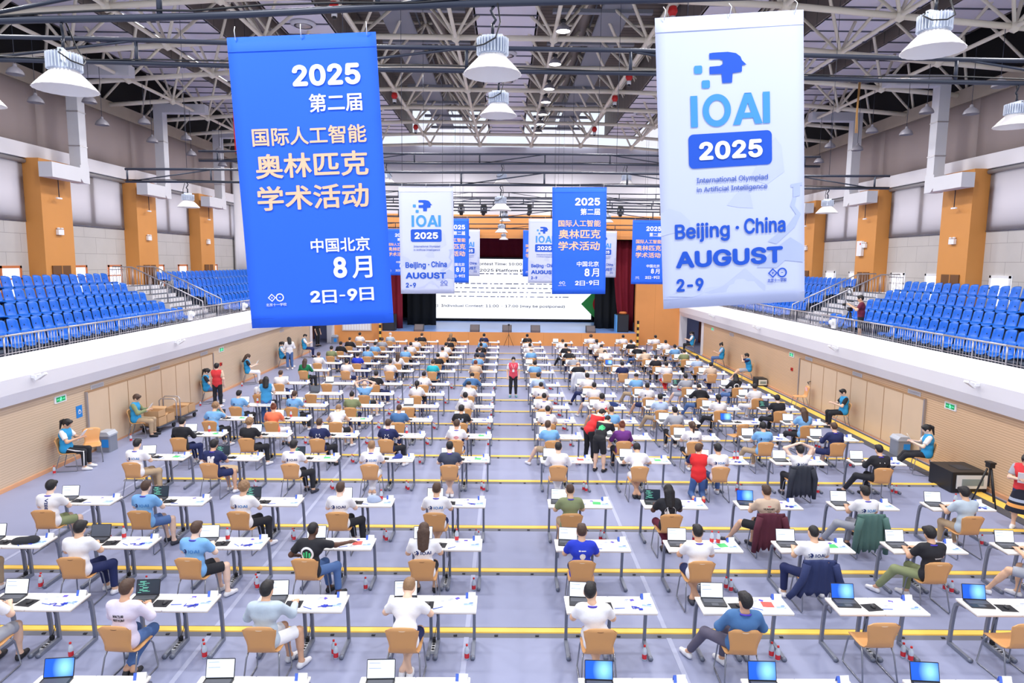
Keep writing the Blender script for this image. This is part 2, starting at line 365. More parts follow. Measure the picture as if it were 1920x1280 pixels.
# bright skylight slots at the far end of the roof
b=MB()
for x0,x1 in ((-5.6,-3.4),(-3.2,-1.3),(1.2,3.3),(3.5,5.6),(-9.5,-8),(8,9.5)): b.b2((x0,42.6,12.5),(x1,42.7,13.6))
struct(b.build('window_%d'%(wn+1),M_gl))
# ---------------------------------------------------------------- people: smooth bodies from blended round cones
def rc(a,b,ra,rb=None,cut=None): return ('c',np.array(a,float),np.array(b,float),ra,ra if rb is None else rb,cut)
def el(c,r,R=None): return ('e',np.array(c,float),np.array(r,float),R)
def _d(pr,P):
    if pr[0]=='c':
        _,a,b,ra,rb,cut=pr; ab=b-a; t=np.clip(((P-a)@ab)/(ab@ab+1e-9),0,1)
        d=np.linalg.norm(P-(a+t[...,None]*ab),axis=-1)-(ra+(rb-ra)*t)
        if cut is not None: d=np.maximum(d,(P-np.array(cut[0]))@np.array(cut[1]))
        return d
    _,c,r,R=pr; q=P-c
    if R is not None: q=q@R
    k=np.linalg.norm(q/r,axis=-1); return (k-1)*r.min()
def _bb(pr,m):
    if pr[0]=='c':
        a,b=pr[1],pr[2]; r=max(pr[3],pr[4]); return np.minimum(a,b)-r-m,np.maximum(a,b)+r+m
    r=pr[2].max() if pr[3] is not None else pr[2]; return pr[1]-r-m,pr[1]+r+m
def blend(prims,h=.017,k=.04,sub=(),planes=()):
    lo=np.min([_bb(p,.03)[0] for p in prims],axis=0); hi=np.max([_bb(p,.03)[1] for p in prims],axis=0)
    n=np.ceil((hi-lo)/h).astype(int)+1; D=np.full(n,.5)
    ax=[lo[i]+h*np.arange(n[i]) for i in range(3)]
    def block(p,m):
        a,b=_bb(p,m); i0=np.maximum(((a-lo)/h).astype(int),0); i1=np.minimum(((b-lo)/h).astype(int)+2,n); return i0,i1
    for p in prims:
        i0,i1=block(p,.07)
        if (i1<=i0).any(): continue
        P=np.stack(np.meshgrid(*[ax[i][i0[i]:i1[i]] for i in range(3)],indexing='ij'),-1); d=_d(p,P)
        s=tuple(slice(i0[i],i1[i]) for i in range(3)); o=D[s]; w=np.maximum(k-np.abs(o-d),0)/k
        D[s]=np.minimum(o,d)-w*w*k*.25
    for p in sub:
        i0,i1=block(p,.02)
        if (i1<=i0).any(): continue
        P=np.stack(np.meshgrid(*[ax[i][i0[i]:i1[i]] for i in range(3)],indexing='ij'),-1); s=tuple(slice(i0[i],i1[i]) for i in range(3)); D[s]=np.maximum(D[s],-_d(p,P))
    if planes:
        P=np.stack(np.meshgrid(*ax,indexing='ij'),-1)
        for c,nn in planes: D=np.maximum(D,(P-np.array(c))@np.array(nn,float))
    # surface nets
    I=D<0; c=[(i,j,l) for i in (0,1) for j in (0,1) for l in (0,1)]
    sl=lambda q:tuple(slice(q[t],D.shape[t]-1+q[t]) for t in range(3))
    cnt=sum(I[sl(q)].astype(int) for q in c); act=(cnt>0)&(cnt<8)
    idx=np.full(act.shape,-1); idx[act]=np.arange(act.sum()); base=np.argwhere(act)
    acc=np.zeros((len(base),3)); num=np.zeros(len(base))
    val={q:D[tuple((base+q).T)] for q in c}
    for q in c:
        for t in range(3):
            if q[t]==0:
                q2=list(q); q2[t]=1; q2=tuple(q2); a,b=val[q],val[q2]; m=(a<0)!=(b<0)
                tt=np.where(m,a/np.where(a-b==0,1,a-b),0); pos=np.array(q,float)[None].repeat(len(base),0); pos[:,t]+=tt
                acc[m]+=pos[m]; num+=m
    V=lo+h*(base+acc/num[:,None]); F=[]
    for t in range(3):
        u,v=[(1,2),(2,0),(0,1)][t]
        A=np.moveaxis(I,(t,u,v),(0,1,2)); X0=np.moveaxis(idx,(t,u,v),(0,1,2))
        a=A[:-1,1:-1,1:-1]; b=A[1:,1:-1,1:-1]; m=np.argwhere(a!=b)
        for flip in (0,1):
            mm=m[a[tuple(m.T)]==(flip==0)]
            if len(mm)==0: continue
            x,y,z=mm.T
            q=np.stack([X0[x,y,z],X0[x,y+1,z],X0[x,y+1,z+1],X0[x,y,z+1]],1)
            F.append(q if flip==0 else q[:,::-1])
    F=np.concatenate(F); F=F[(F>=0).all(1)]
    return V,F
def np_mesh(name,V,F,mats,extra=None):
    """surface plus optional extra MB geometry (fingers, eyes, mouth) in one mesh"""
    V=V.tolist(); F=F.tolist(); mi=[0]*len(F); sm=[True]*len(F)
    if extra:
        o=len(V); V+=[list(p) for p in extra.v]; F+=[[i+o for i in f] for f in extra.f]; mi+=extra.mi; sm+=extra.sm
    m=bpy.data.meshes.new(name); m.from_pydata(V,[],F)
    for x in mats: m.materials.append(x)
    m.polygons.foreach_set('material_index',mi); m.polygons.foreach_set('use_smooth',sm); m.update(); return m
M_skin=mat('skin',rough=.5,objcol=True,noise=.05,nscale=20); M_eye=mat('eye_dark',(30,24,24),.3); M_lip=mat('lip',(178,96,92),.5)
M_cloth=mat('cloth',rough=.85,objcol=True,noise=.07,nscale=9,bump=.35); M_hair=mat('hair',rough=.55,objcol=True,noise=.25,nscale=30,bump=.4); M_shoe=mat('shoe',rough=.6,objcol=True,noise=.05,nscale=20)
M_lan2=mat('neck_lanyard_violet',(78,62,190),.7)
def mx3(pitch,yaw,roll=0): return np.array(Matrix.Rotation(yaw,3,'Z')@Matrix.Rotation(pitch,3,'X')@Matrix.Rotation(roll,3,'Y'))
D2R=PI/180
UP={ # lean, side, head pitch, head yaw, (elbow, wrist) left, right
 'T':(.03,0,-14,0,(-.25,.10,.78),(-.15,.36,.785),(.25,.10,.78),(.06,.38,.785)),
 'M':(.02,.01,-12,8,(-.25,.08,.78),(-.12,.36,.785),(.28,.14,.79),(.25,.42,.785)),
 'F':(.15,0,-32,0,(-.29,.18,.79),(-.14,.42,.79),(.29,.18,.79),(.10,.44,.79)),
 'W':(.30,0,-48,0,(-.30,.26,.80),(-.06,.46,.79),(.30,.26,.80),(.08,.48,.79)),
 'R':(-.10,0,-6,-20,(-.27,-.06,.76),(-.17,.16,.66),(.27,-.06,.76),(.17,.16,.66)),
 'H':(.08,.03,-20,0,(-.26,.12,.79),(-.14,.38,.79),(.24,.32,.82),(.12,.17,1.16)),
 'O':(-.02,0,-8,0,(-.32,.02,1.20),(-.09,-.02,1.30),(.32,.02,1.20),(.09,-.02,1.30)),
 'A':(.04,.03,-8,15,(-.29,-.02,.78),(-.25,.14,.70),(.34,.20,.86),(.50,.42,.82)),
 'L':(.02,-.07,-12,12,(-.31,.06,.80),(-.22,.34,.785),(.20,.12,.77),(.02,.38,.785)),
 'P':(-.02,0,-26,0,(-.25,.06,.76),(-.09,.27,.82),(.25,.06,.76),(.09,.27,.82)),
 'V':(.05,0,-8,0,(-.27,.24,.92),(-.05,.26,1.12),(.27,.24,.92),(.05,.26,1.12))}
LG={ # knees (L,R), ankles (L,R)
 'a':((-.14,.37,.485),(.14,.37,.485),(-.14,.37,.085),(.14,.37,.085)),
 'b':((-.12,.35,.465),(.12,.35,.465),(.05,.0,.105),(-.05,.02,.105)),
 'c':((-.12,.40,.47),(.12,.40,.47),(-.10,.72,.085),(.10,.70,.085)),
 'r':((.10,.38,.49),(.33,.26,.49),(.17,.36,.085),(.36,.22,.085)),
 'l':((-.36,.26,.49),(-.06,.38,.49),(-.52,.46,.085),(-.10,.34,.085)),
 'w':((-.30,.30,.485),(.30,.30,.485),(-.30,.28,.085),(.30,.28,.085))}
_pc={}
def joints(U,G):
    """all joints for a seated pose; or a standing one when G is None"""
    J={}
    if G:
        le,sd,hp,hy,eL,wL,eR,wR=UP[U]; cy=-.06+le
        J['pel']=(0,-.07,.53); J['wa']=(sd*.4,-.075+le*.35,.70); J['ch']=(sd,cy,.90-abs(le)*.15); tz=.90-abs(le)*.15
        J['nk']=(sd*1.15,cy+le*.25,tz+.135); J['hd']=(sd*1.5,cy+le*.6+.03-hp*.0016,tz+.27-(.05 if hp<-30 else 0)-(.06 if hp<-45 else 0)); J['hr']=(hp*D2R,-hy*D2R)
        J['sh']=[(sd-.165,cy,tz+.085),(sd+.165,cy,tz+.085)]; J['el']=[eL,eR]; J['wr']=[wL,wR]
        J['hip']=[(-.085,-.03,.515),(.085,-.03,.515)]; k1,k2,a1,a2=LG[G]; J['kn']=[k1,k2]; J['an']=[a1,a2]
        td={'b':(0,.09),'l':(-.05,.1),'r':(.05,.1)}.get(G,(0,.12)); J['toe']=[(a1[0]+td[0],a1[1]+td[1],.035),(a2[0]+td[0],a2[1]+td[1],.035)]
        J['curl']=.6 if U in 'TMLFWA' else 1.2
    else: J=dict(STAND[U])
    return J
STAND={
 'S':dict(pel=(0,0,.84),wa=(0,0,1.0),ch=(0,0,1.2),nk=(0,0,1.34),hd=(0,.02,1.48),hr=(-.1,0),sh=[(-.165,0,1.29),(.165,0,1.29)],el=[(-.23,-.02,1.04),(.23,-.02,1.04)],wr=[(-.22,.06,.83),(.22,.06,.83)],hip=[(-.085,0,.80),(.085,0,.80)],kn=[(-.10,.01,.44),(.10,.01,.44)],an=[(-.11,-.02,.085),(.11,-.02,.085)],toe=[(-.13,.10,.035),(.13,.10,.035)],curl=.5),
 'N':dict(pel=(0,0,.84),wa=(0,0,1.0),ch=(0,.01,1.2),nk=(0,.02,1.34),hd=(0,.06,1.46),hr=(-.5,0),sh=[(-.165,0,1.29),(.165,0,1.29)],el=[(-.24,.05,1.06),(.24,.05,1.06)],wr=[(-.08,.26,1.10),(.08,.26,1.10)],hip=[(-.085,0,.80),(.085,0,.80)],kn=[(-.10,.01,.44),(.10,.01,.44)],an=[(-.11,-.02,.085),(.11,-.02,.085)],toe=[(-.13,.10,.035),(.13,.10,.035)],curl=1.2),
 'B':dict(pel=(0,-.06,.84),wa=(0,.04,.98),ch=(0,.22,1.12),nk=(0,.34,1.19),hd=(0,.44,1.25),hr=(-.7,0),sh=[(-.165,.28,1.19),(.165,.28,1.19)],el=[(-.22,.36,.96),(.22,.36,.96)],wr=[(-.12,.46,.80),(.14,.48,.80)],hip=[(-.085,-.06,.80),(.085,-.06,.80)],kn=[(-.10,-.02,.44),(.10,.0,.44)],an=[(-.11,-.06,.085),(.11,-.02,.085)],toe=[(-.12,.06,.035),(.12,.10,.035)],curl=.8),
 'Q':dict(pel=(0,-.10,.50),wa=(0,-.08,.66),ch=(0,-.03,.86),nk=(0,.0,1.0),hd=(0,.05,1.13),hr=(-.2,-.5),sh=[(-.165,-.02,.95),(.165,-.02,.95)],el=[(-.24,.10,.76),(.25,.12,.80)],wr=[(-.10,.26,.72),(.16,.32,.86)],hip=[(-.085,-.08,.46),(.085,-.08,.46)],kn=[(-.12,.10,.075),(.12,.12,.075)],an=[(-.11,-.28,.09),(.11,-.26,.09)],toe=[(-.11,-.34,.03),(.11,-.32,.03)],curl=.8),
 'C':dict(pel=(0,0,.84),wa=(0,0,1.0),ch=(0,.0,1.2),nk=(0,.01,1.34),hd=(0,.05,1.47),hr=(-.25,0),sh=[(-.165,0,1.29),(.165,0,1.29)],el=[(-.24,.12,1.10),(.24,.12,1.10)],wr=[(-.06,.36,1.25),(.06,.36,1.25)],hip=[(-.085,0,.80),(.085,0,.80)],kn=[(-.10,.01,.44),(.10,.01,.44)],an=[(-.11,-.02,.085),(.11,-.02,.085)],toe=[(-.13,.10,.035),(.13,.10,.035)],curl=1.0)}
def head_M(J):
    return Matrix.Translation(J['hd'])@Matrix(mx3(J['hr'][0],J['hr'][1]).tolist()).to_4x4()
def lerp(a,b,t): return tuple(np.array(a)*(1-t)+np.array(b)*t)
def torso(J,i):
    p,w,c,n=[np.array(J[k]) for k in ('pel','wa','ch','nk')]; s0,s1=[np.array(q) for q in J['sh']]; X1=np.array((1,0,0))
    return [rc(p-.065*X1,p+.065*X1,.088+i),rc(w-.06*X1,w+.06*X1,.086+i),rc(p,w,.092+i,.092+i),rc(c-.075*X1,c+.075*X1,.098+i),rc(w,c,.095+i,.10+i),
            rc(lerp(s0,s1,.18),lerp(s0,s1,.82),.062+i*.8),rc(c,lerp(s0,s1,.5),.09+i,.06+i)]
def g_body(key,h):
    J=joints(*key); pr=torso(J,-.012); pr+=[rc(J['nk'],lerp(J['nk'],J['hd'],.6),.052,.048),rc(lerp(J['sh'][0],J['sh'][1],.5),J['nk'],.055,.05)]
    R=np.array(mx3(*J['hr'])); hd=np.array(J['hd']); T=lambda q: hd+R@np.array(q)
    pr+=[el(T((0,-.012,.022)),(.070,.090,.092),R),rc(T((0,.025,-.045)),T((0,.05,-.068)),.052,.034),rc(T((0,.078,-.0)),T((0,.092,-.022)),.010,.014),el(T((-.072,-.008,-.012)),(.012,.02,.03),R),el(T((.072,-.008,-.012)),(.012,.02,.03),R),rc(T((-.03,.068,.02)),T((.03,.068,.02)),.014)]
    ex=MB()
    for s in (0,1):
        sg=-1 if s==0 else 1
        sh,e,w=J['sh'][s],J['el'][s],J['wr'][s]
        pr+=[rc(sh,e,.046,.038),rc(e,w,.038,.026)]
        f=np.array(w)-np.array(e); f/=np.linalg.norm(f)
        if J['curl']<1 and f[2]<-.2 and key[1] and key[0] not in 'RA': f[2]=-.1; f/=np.linalg.norm(f)
        side=np.cross(f,(0,0,1)); side=side/(np.linalg.norm(side)+1e-6) if np.linalg.norm(side)>.2 else np.array((1.,0,0)); dn=np.cross(f,side); dn=-dn if dn[2]>0 else dn
        pw=np.array(w)+f*.075; pr+=[rc(np.array(w)+f*.02-side*.016,pw-side*.02,.019,.017),rc(np.array(w)+f*.02+side*.016,pw+side*.02,.019,.017)]
        cu=J['curl']
        for q,(off,ln) in enumerate(((-.030,.062),(-.010,.072),(.010,.068),(.028,.054))):
            a=pw+side*off; b=a+(f*math.cos(.3*cu)+dn*math.sin(.3*cu))*ln*.5; c2=b+(f*math.cos(.9*cu)+dn*math.sin(.9*cu))*ln*.55
            ex.tube([tuple(a-f*.015),tuple(a+f*.008),tuple(b),tuple(c2)],[.009,.0088,.008,.006],6)
        ins=-side*sg if abs(side[0])>.3 else side
        a=np.array(w)+f*.03+ins*.022; b=a+f*.03+ins*.028; ex.tube([tuple(a-ins*.01),tuple(b),tuple(b+f*.03+ins*.006)],[.0105,.0095,.007],6)
        kn,an,hp=J['kn'][s],J['an'][s],J['hip'][s]
        pr+=[rc(hp,kn,.072,.052),rc(kn,an,.050,.033),rc(lerp(kn,an,.2),lerp(kn,an,.5),.052,.044),rc(an,J['toe'][s],.034,.024)]
    V,F=blend(pr,h,.035)
    ex.cur=1
    for sg in (-1,1):
        ex.lathe([(0,-.004),(.009,0),(0,.004)],T((sg*.03,.080,.008)),8,M=Matrix(R.tolist())@Matrix.Rotation(PI/2,3,'X'))
        ex.box(T((sg*.03,.083,.028)),(.026,.008,.005),M=Matrix(R.tolist()))
    ex.cur=2; ex.box(T((0,.082,-.048)),(.034,.008,.008),M=Matrix(R.tolist()))
    return np_mesh('body',V,F,[M_skin,M_eye,M_lip],ex)
def g_shirt(key,kind,h):
    J=joints(*key); i=.022 if kind=='v' else .012; pr=torso(J,i); p=np.array(J['pel'])
    if key[1]: pr+=[rc(p-np.array((.072,0,-.03)),p+np.array((.072,0,.03)),.102+i)]
    else: X1=np.array((1,0,0)); pr[0]=rc(p-.07*X1+np.array((0,0,.04)),p+.07*X1+np.array((0,0,.04)),.082+i)
    for s in (0,1):
        sh,e,w=J['sh'][s],J['el'][s],J['wr'][s]
        if kind=='t':
            en=np.array(lerp(sh,e,.72)); n=(np.array(e)-np.array(sh)); n/=np.linalg.norm(n); pr+=[rc(sh,lerp(sh,e,.9),.062,.062,(en,n))]
        elif kind in 'lh':
            en=np.array(lerp(e,w,.9)); n=(np.array(w)-np.array(e)); n/=np.linalg.norm(n); pr+=[rc(sh,e,.062,.055),rc(e,w,.054,.042,(en,n))]
        elif kind in 'nv': pr+=[rc(sh,lerp(sh,e,.12),.058)]
    if kind=='h': pr+=[el(np.array(J['nk'])+np.array((0,-.075,-.03)),(.10,.055,.075))]
    V,F=blend(pr,h,.045,planes=[(np.array(J['nk'])+np.array((0,0,.03)),(0,0,1))] if kind!='h' else ())
    return np_mesh('shirt',V,F,[M_cloth])
def g_pants(key,kind,h):
    J=joints(*key); p=np.array(J['pel']); X1=np.array((.075,0,0)); X1=np.array((.065,0,0)); pr=[rc(p-X1,p+X1,.094)]
    for s in (0,1):
        hp,kn,an=J['hip'][s],J['kn'][s],J['an'][s]
        if kind=='s':
            en=np.array(lerp(hp,kn,.88)); n=np.array(kn)-np.array(hp); n/=np.linalg.norm(n); pr+=[rc(hp,lerp(hp,kn,1.05),.088,.078,(en,n))]
        else: pr+=[rc(hp,kn,.086,.066),rc(kn,lerp(kn,an,.93),.066,.052,(np.array(lerp(kn,an,.9)),(np.array(an)-np.array(kn))/np.linalg.norm(np.array(an)-np.array(kn))))]
    V,F=blend(pr,h,.04); return np_mesh('trousers' if kind=='l' else 'shorts',V,F,[M_cloth])
def g_shoe(key,s,h):
    J=joints(*key); a=np.array(J['an'][s]); t=np.array(J['toe'][s]); d=(t-a); d[2]=0; d/=np.linalg.norm(d)
    z0=0.0; kneel=key[0]=='Q' and not key[1]
    if kneel: pr=[rc(a+np.array((0,0,-.02)),t,.042,.034)]; V,F=blend(pr,h,.02,planes=[((0,0,.003),(0,0,-1))])
    else:
        hl=a-d*.03; hl[2]=.042; m=a+d*.06; m[2]=.044; e=a+d*.15; e[2]=.034
        pr=[rc(hl,m,.042,.042),rc(m,e,.042,.034),rc(np.array((a[0],a[1],.07)),m,.043,.036)]
        V,F=blend(pr,h,.02,planes=[((0,0,.003),(0,0,-1)),((0,0,a[2]+.03),(0,0,1))])
    return np_mesh('shoe',V,F,[M_shoe])
def g_hair(st,h):
    face=el((0,.125,-.035),(.075,.085,.105)); c=(0,-.014,.024)
    sub=[face]; pl=[((0,0,-.05),(0,.38,-1))]
    if st=='b': pr=[el(c,(.076,.096,.098))]; pl=[((0,0,-.035),(0,.4,-1))]
    elif st in 'sf': pr=[el(c,(.081,.101,.104)),rc((-.03,.05,.085),(.03,.05,.085),.035)]
    elif st in 'mp' : pr=[el(c,(.086,.105,.108)),rc((-.045,.055,.075),(.045,.055,.075),.036)]
    elif st=='n': pr=[el(c,(.082,.102,.105)),rc((0,-.09,.09),(0,-.10,.095),.04)]
    elif st=='u':
        pr=[el(c,(.086,.105,.108))]
        for q in range(34):
            a=2.4*q; z=1-1.25*q/33; r=math.sqrt(max(0,1-z*z)); pr.append(el((.082*r*math.cos(a),-.014+.10*r*math.sin(a),.024+.104*z),(.026,.026,.024)))
    elif st in 'lq': pr=[el(c,(.087,.107,.107)),rc((-.045,-.075,-.02),(-.05,-.095,-.25),.055,.035),rc((.045,-.075,-.02),(.05,-.095,-.25),.055,.035),rc((0,-.085,0),(0,-.115,-.27),.06,.04)]; pl=[]
    elif st=='e': pr=[el(c,(.092,.112,.115)),rc((0,-.04,-.06),(0,-.04,-.15),.10,.13)]; pl=[]
    elif st=='c': pr=[el((0,-.01,.035),(.085,.102,.092)),rc((-.045,.08,.045),(.045,.08,.045),.012),rc((-.03,.13,.035),(.03,.13,.035),.01),rc((0,.07,.045),(0,.13,.037),.014)]; pl=[((0,0,.01),(0,.3,-1))]; sub=[]
    elif st=='d': pr=[rc((-.072,-.03,-.02),(-.05,-.08,-.02),.016),rc((.072,-.03,-.02),(.05,-.08,-.02),.016),rc((-.05,-.08,-.02),(.05,-.08,-.02),.018)]; pl=[]
    if st=='p': pr+=[rc((0,-.105,.06),(0,-.145,.0),.032,.036),rc((0,-.145,0),(0,-.095,-.19),.036,.016)]; pl=[((0,0,-.045),(0,.9,-1))]
    if st=='p':
        V,F=blend(pr[:2],h,.02,sub,[((0,0,-.05),(0,.38,-1))]); V2,F2=blend(pr[2:],h,.02); return np_mesh('hair',np.concatenate([V,V2]),np.concatenate([F,F2+len(V)]),[M_hair])
    V,F=blend(pr,h,.02,sub,pl); return np_mesh('cap' if st=='c' else 'hair',V,F,[M_hair])
def cached(k,f,*a):
    if k not in _pc: _pc[k]=f(*a)
    return _pc[k]
CC=dict(W=(244,244,248),B=(128,184,238),K=(36,37,44),N=(34,44,92),G=(168,172,184),g=(138,148,108),R=(218,48,52),T=(44,190,206),P=(112,52,136),C=(250,128,92),E=(222,198,174),S=(76,120,172),Y=(40,64,206),D=(28,130,84),L=(228,220,240),U=(190,206,220),V=(96,92,112),Q=(66,74,96),I=(190,212,244),J=(84,116,170),H=(184,160,130),M=(110,34,60),X=(214,60,66))
CN=dict(W='white',B='light blue',K='black',N='navy',G='grey',g='olive green',R='red',T='turquoise',P='purple',C='coral orange',E='beige',S='steel blue',Y='royal blue',D='dark green',L='pale lilac',U='grey-blue',V='purple-grey',Q='charcoal',I='icy blue',J='denim blue',H='khaki',M='maroon',X='pink-red')
HC2=dict(k=(26,24,28),h=(78,56,44),o=(150,116,84),r=(120,64,44),w=(214,214,222))
HN=dict(k='black',h='brown',o='fair',r='auburn',w='white')
HS=dict(s='short {} hair',m='shaggy {} hair',l='long {} hair',p='{} ponytail',b='cropped {} hair',n='{} hair bun',c='{} cap',d='a bald head',u='curly {} hair',e='{} head scarf',q='long {} braids',f='black headphones')
SKIN=[(238,198,172),(228,184,152),(246,210,188),(220,172,140)]; DARK=(96,66,52)
def person(loc,rz,U,G,shirt,sl,pants,pl,hc,hs,label,group=None,dark=False,shoe=None,near=True,vest=None,rng=random,lany=False):
    h=.0165 if near else .024
    key=(U,G); t=thing('person',label,'person',loc,rz,group); J=joints(*key)
    ob('body',cached(('b',key,h),g_body,key,h),t,col=DARK if dark else rng.choice(SKIN))
    sh=ob('shirt' if sl in 'tn' else 'jacket' if shirt in 'KN' else 'long_sleeved_shirt',cached(('s',key,sl,h),g_shirt,key,sl,h),t,col=CC[shirt])
    if vest:
        vo=ob('vest',cached(('s',key,'v',h),g_shirt,key,'v',h),t,col=vest); sh=vo
    ob('trousers' if pl=='l' else 'shorts',cached(('p',key,pl,h),g_pants,key,pl,h),t,col=CC[pants])
    sc=shoe or rng.choice([(240,240,244),(236,236,240),(40,40,46),(58,60,72),(240,240,244)])
    for s in (0,1): ob('shoe',cached(('f',key,s,h),g_shoe,key,s,h),t,col=sc)
    ho=ob('cap' if hs=='c' else 'head_scarf' if hs=='e' else 'hair',cached(('h',hs,h),g_hair,hs,h*.72),t,col=HC2[hc]); ho.matrix_local=head_M(J)
    if lany:
        b=MB(); n0=np.array(J['nk'])+np.array((0,-.012,-.012)); b.tube([tuple(n0+np.array((.068*math.cos(q),.066*math.sin(q),-.018*math.sin(q)))) for q in [PI*1.12+PI*.76*k/8 for k in range(9)]],[.012]*9,6); b.build('neck_lanyard',M_lan2,t)
    if hs=='f':
        b=MB(); b.tube([(.085*math.cos(a),-.01,.02+.105*math.sin(a)) for a in [PI*q/10 for q in range(11)]],.008,6)
        for sg in (-1,1): b.lathe([(0,-.018),(.034,-.014),(.034,.014),(0,.018)],(sg*.088,-.01,-.01),12,M=Matrix.Rotation(PI/2,3,'Y'))
        q=b.build('headphones',M_blackp,t); q.matrix_local=head_M(J)
    t['_shirt']=sh.name
    return t,sh
# ---- writing
import os
try: FONT=bpy.data.fonts.load(os.path.join(bpy.utils.system_resource('DATAFILES',path='fonts'),'Inter.woff2'))
except Exception: FONT=None
def text_geo(body,size=1.0,bold=0.0,cjk=False,spacing=1.0,align='LEFT'):
    """flat glyph polygons in the xy plane; bold overlays shifted copies"""
    c=bpy.data.curves.new('t','FONT'); c.body=body; c.size=size; c.align_x=align; c.space_character=spacing; c.resolution_u=4
    if FONT and not cjk: c.font=FONT
    o=bpy.data.objects.new('t',c); m=bpy.data.meshes.new_from_object(o); V=[tuple(v.co) for v in m.vertices]; F=[tuple(p.vertices) for p in m.polygons]
    bpy.data.objects.remove(o); bpy.data.curves.remove(c); bpy.data.meshes.remove(m)
    if bold:
        V0,F0=V,F; V=[];F=[]
        for k in range(8):
            a=2*PI*k/8; n=len(V); V+=[(x+bold*math.cos(a),y+bold*math.sin(a),z+k*.00012) for x,y,z in V0]; F+=[tuple(i+n for i in f) for f in F0]
    return V,F
def fit_text(body,x0,x1,yc,hgt,bold=.02,cjk=False,z=0.0):
    """text scaled to span x0..x1 and to stand hgt tall, centred on yc"""
    V,F=text_geo(body,1.0,bold,cjk); a=np.array(V); lo,hi=a.min(0),a.max(0)
    sx=(x1-x0)/(hi[0]-lo[0]); sy=hgt/(hi[1]-lo[1])
    a[:,0]=(a[:,0]-lo[0])*sx+x0; a[:,1]=(a[:,1]-(lo[1]+hi[1])/2)*sy+yc; a[:,2]+=z
    return a.tolist(),F
def ioai(x0,x1,yc,h):
    w=x1-x0; y0,y1=yc-h/2,yc+h/2; V=[];F=[]
    def poly(P): n=len(V); V.extend([(x0+w*x,y0+h*y,0) for x,y in P]); F.append(tuple(range(n,n+len(P))))
    poly([(0,0),(.088,0),(.088,1),(0,1)]); poly([(.912,0),(1,0),(1,1),(.912,1)])
    n=len(V); k=36
    for rx,ry in ((.178,.52),(.10,.32)): V.extend([(x0+w*(.33+rx*math.cos(2*PI*i/k)),yc+h*ry*math.sin(2*PI*i/k),0) for i in range(k)])
    F.extend([(n+i,n+(i+1)%k,n+k+(i+1)%k,n+k+i) for i in range(k)])
    poly([(.53,0),(.625,0),(.765,1),(.68,1)]); poly([(.68,1),(.765,1),(.905,0),(.81,0)]); poly([(.60,.2),(.84,.2),(.80,.37),(.64,.37)]); return V,F
def on_back(t,sh,items):
    """lay flat print polygons (x right, y up as seen from behind) onto the back of a shirt"""
    me=sh.data; tree=BVHTree.FromPolygons([v.co for v in me.vertices],[p.vertices for p in me.polygons])
    for nm,V,F,m in items:
        P=[]
        for x,y,z in V:
            hit=tree.ray_cast(Vector((x,-1.0,y)),Vector((0,1,0)))[0]
            P.append((x,(hit.y if hit else -.15)-.004-z,y))
        ob(nm,MB().add(P,F).mesh(nm,m),sh)
# ---------------------------------------------------------------- desk kit
M_top=mat('desk_top',(246,243,240),.45,noise=.015,nscale=4); M_edge=mat('desk_edge',(226,206,180),.5); M_leg=mat('desk_leg',(128,134,150),.45,.3)
M_ply=mat('beech_ply',(226,168,108),.42,noise=.10,nscale=2.5); M_chrome=mat('chair_tube',(150,154,164),.3,.8); M_slot=mat('handle_slot',(246,226,200),.5); M_slotd=mat('handle_hole',(96,56,26),.6)
M_lap=mat('laptop_dark',(34,35,40),.4); M_key=mat('laptop_keys',(84,86,94),.5); M_pad=mat('mouse_mat',(30,31,38),.8)
M_paper=mat('paper',(248,248,250),.7); M_blueink=mat('blue_ink',(74,110,214),.6); M_pale=mat('pale_blue_card',(196,224,246),.6); M_green=mat('green_card',(74,196,110),.6); M_redc=mat('red_card',(232,84,76),.6); M_lany=mat('lanyard_blue',(48,64,196),.7); M_purple=mat('purple_tag',(88,70,190),.6)
M_bot=mat('clear_bottle',(222,232,244),.15,trans=.35); M_lab=mat('bottle_label',(214,48,58),.5)
M_sw=mat('screen_white',(226,234,246),.3,emit=.62); M_sd=mat('screen_dark',(30,40,52),.25,emit=.6); M_so=mat('screen_off',(92,98,112),.2); M_st=mat('screen_text',(120,140,176),.3,emit=.8); M_sg=mat('screen_code',(120,220,190),.3,emit=.8)  # the switched-off display has its grey reflection painted into the colour
def blue_screen():
    m=mat('screen_blue',(10,90,220),.3,emit=.62); nt=m.node_tree; b=nt.nodes['Principled BSDF']; tc=nt.nodes.new('ShaderNodeTexCoord'); mp=nt.nodes.new('ShaderNodeMapping'); g=nt.nodes.new('ShaderNodeTexGradient'); g.gradient_type='SPHERICAL'
    mp.inputs['Location'].default_value=(-.45,-.62,0); mp.inputs['Scale'].default_value=(8,6,1); r=nt.nodes.new('ShaderNodeValToRGB'); r.color_ramp.elements[0].color=(*lin((8,86,214)),1); r.color_ramp.elements[1].color=(*lin((150,224,255)),1)
    nt.links.new(tc.outputs['Object'],mp.inputs[0]); nt.links.new(mp.outputs[0],g.inputs[0]); nt.links.new(g.outputs[0],r.inputs[0]); nt.links.new(r.outputs[0],b.inputs['Emission Color']); nt.links.new(r.outputs[0],b.inputs['Base Color']); return m
M_sb=blue_screen()
_m={}
def once(k,f):
    if k not in _m: _m[k]=f()
    return _m[k]
def rbox(b,x0,x1,y0,y1,z0,z1,r=.02,n=4):
    P=[]
    for cx,cy,a0 in ((x1-r,y1-r,0),(x0+r,y1-r,90),(x0+r,y0+r,180),(x1-r,y0+r,270)):
        for k in range(n+1):
            a=(a0+90*k/n)*D2R; P.append((cx+r*math.cos(a),cy+r*math.sin(a)))
    b.prism(P,Matrix.Translation((0,0,z0)),z1-z0); return b
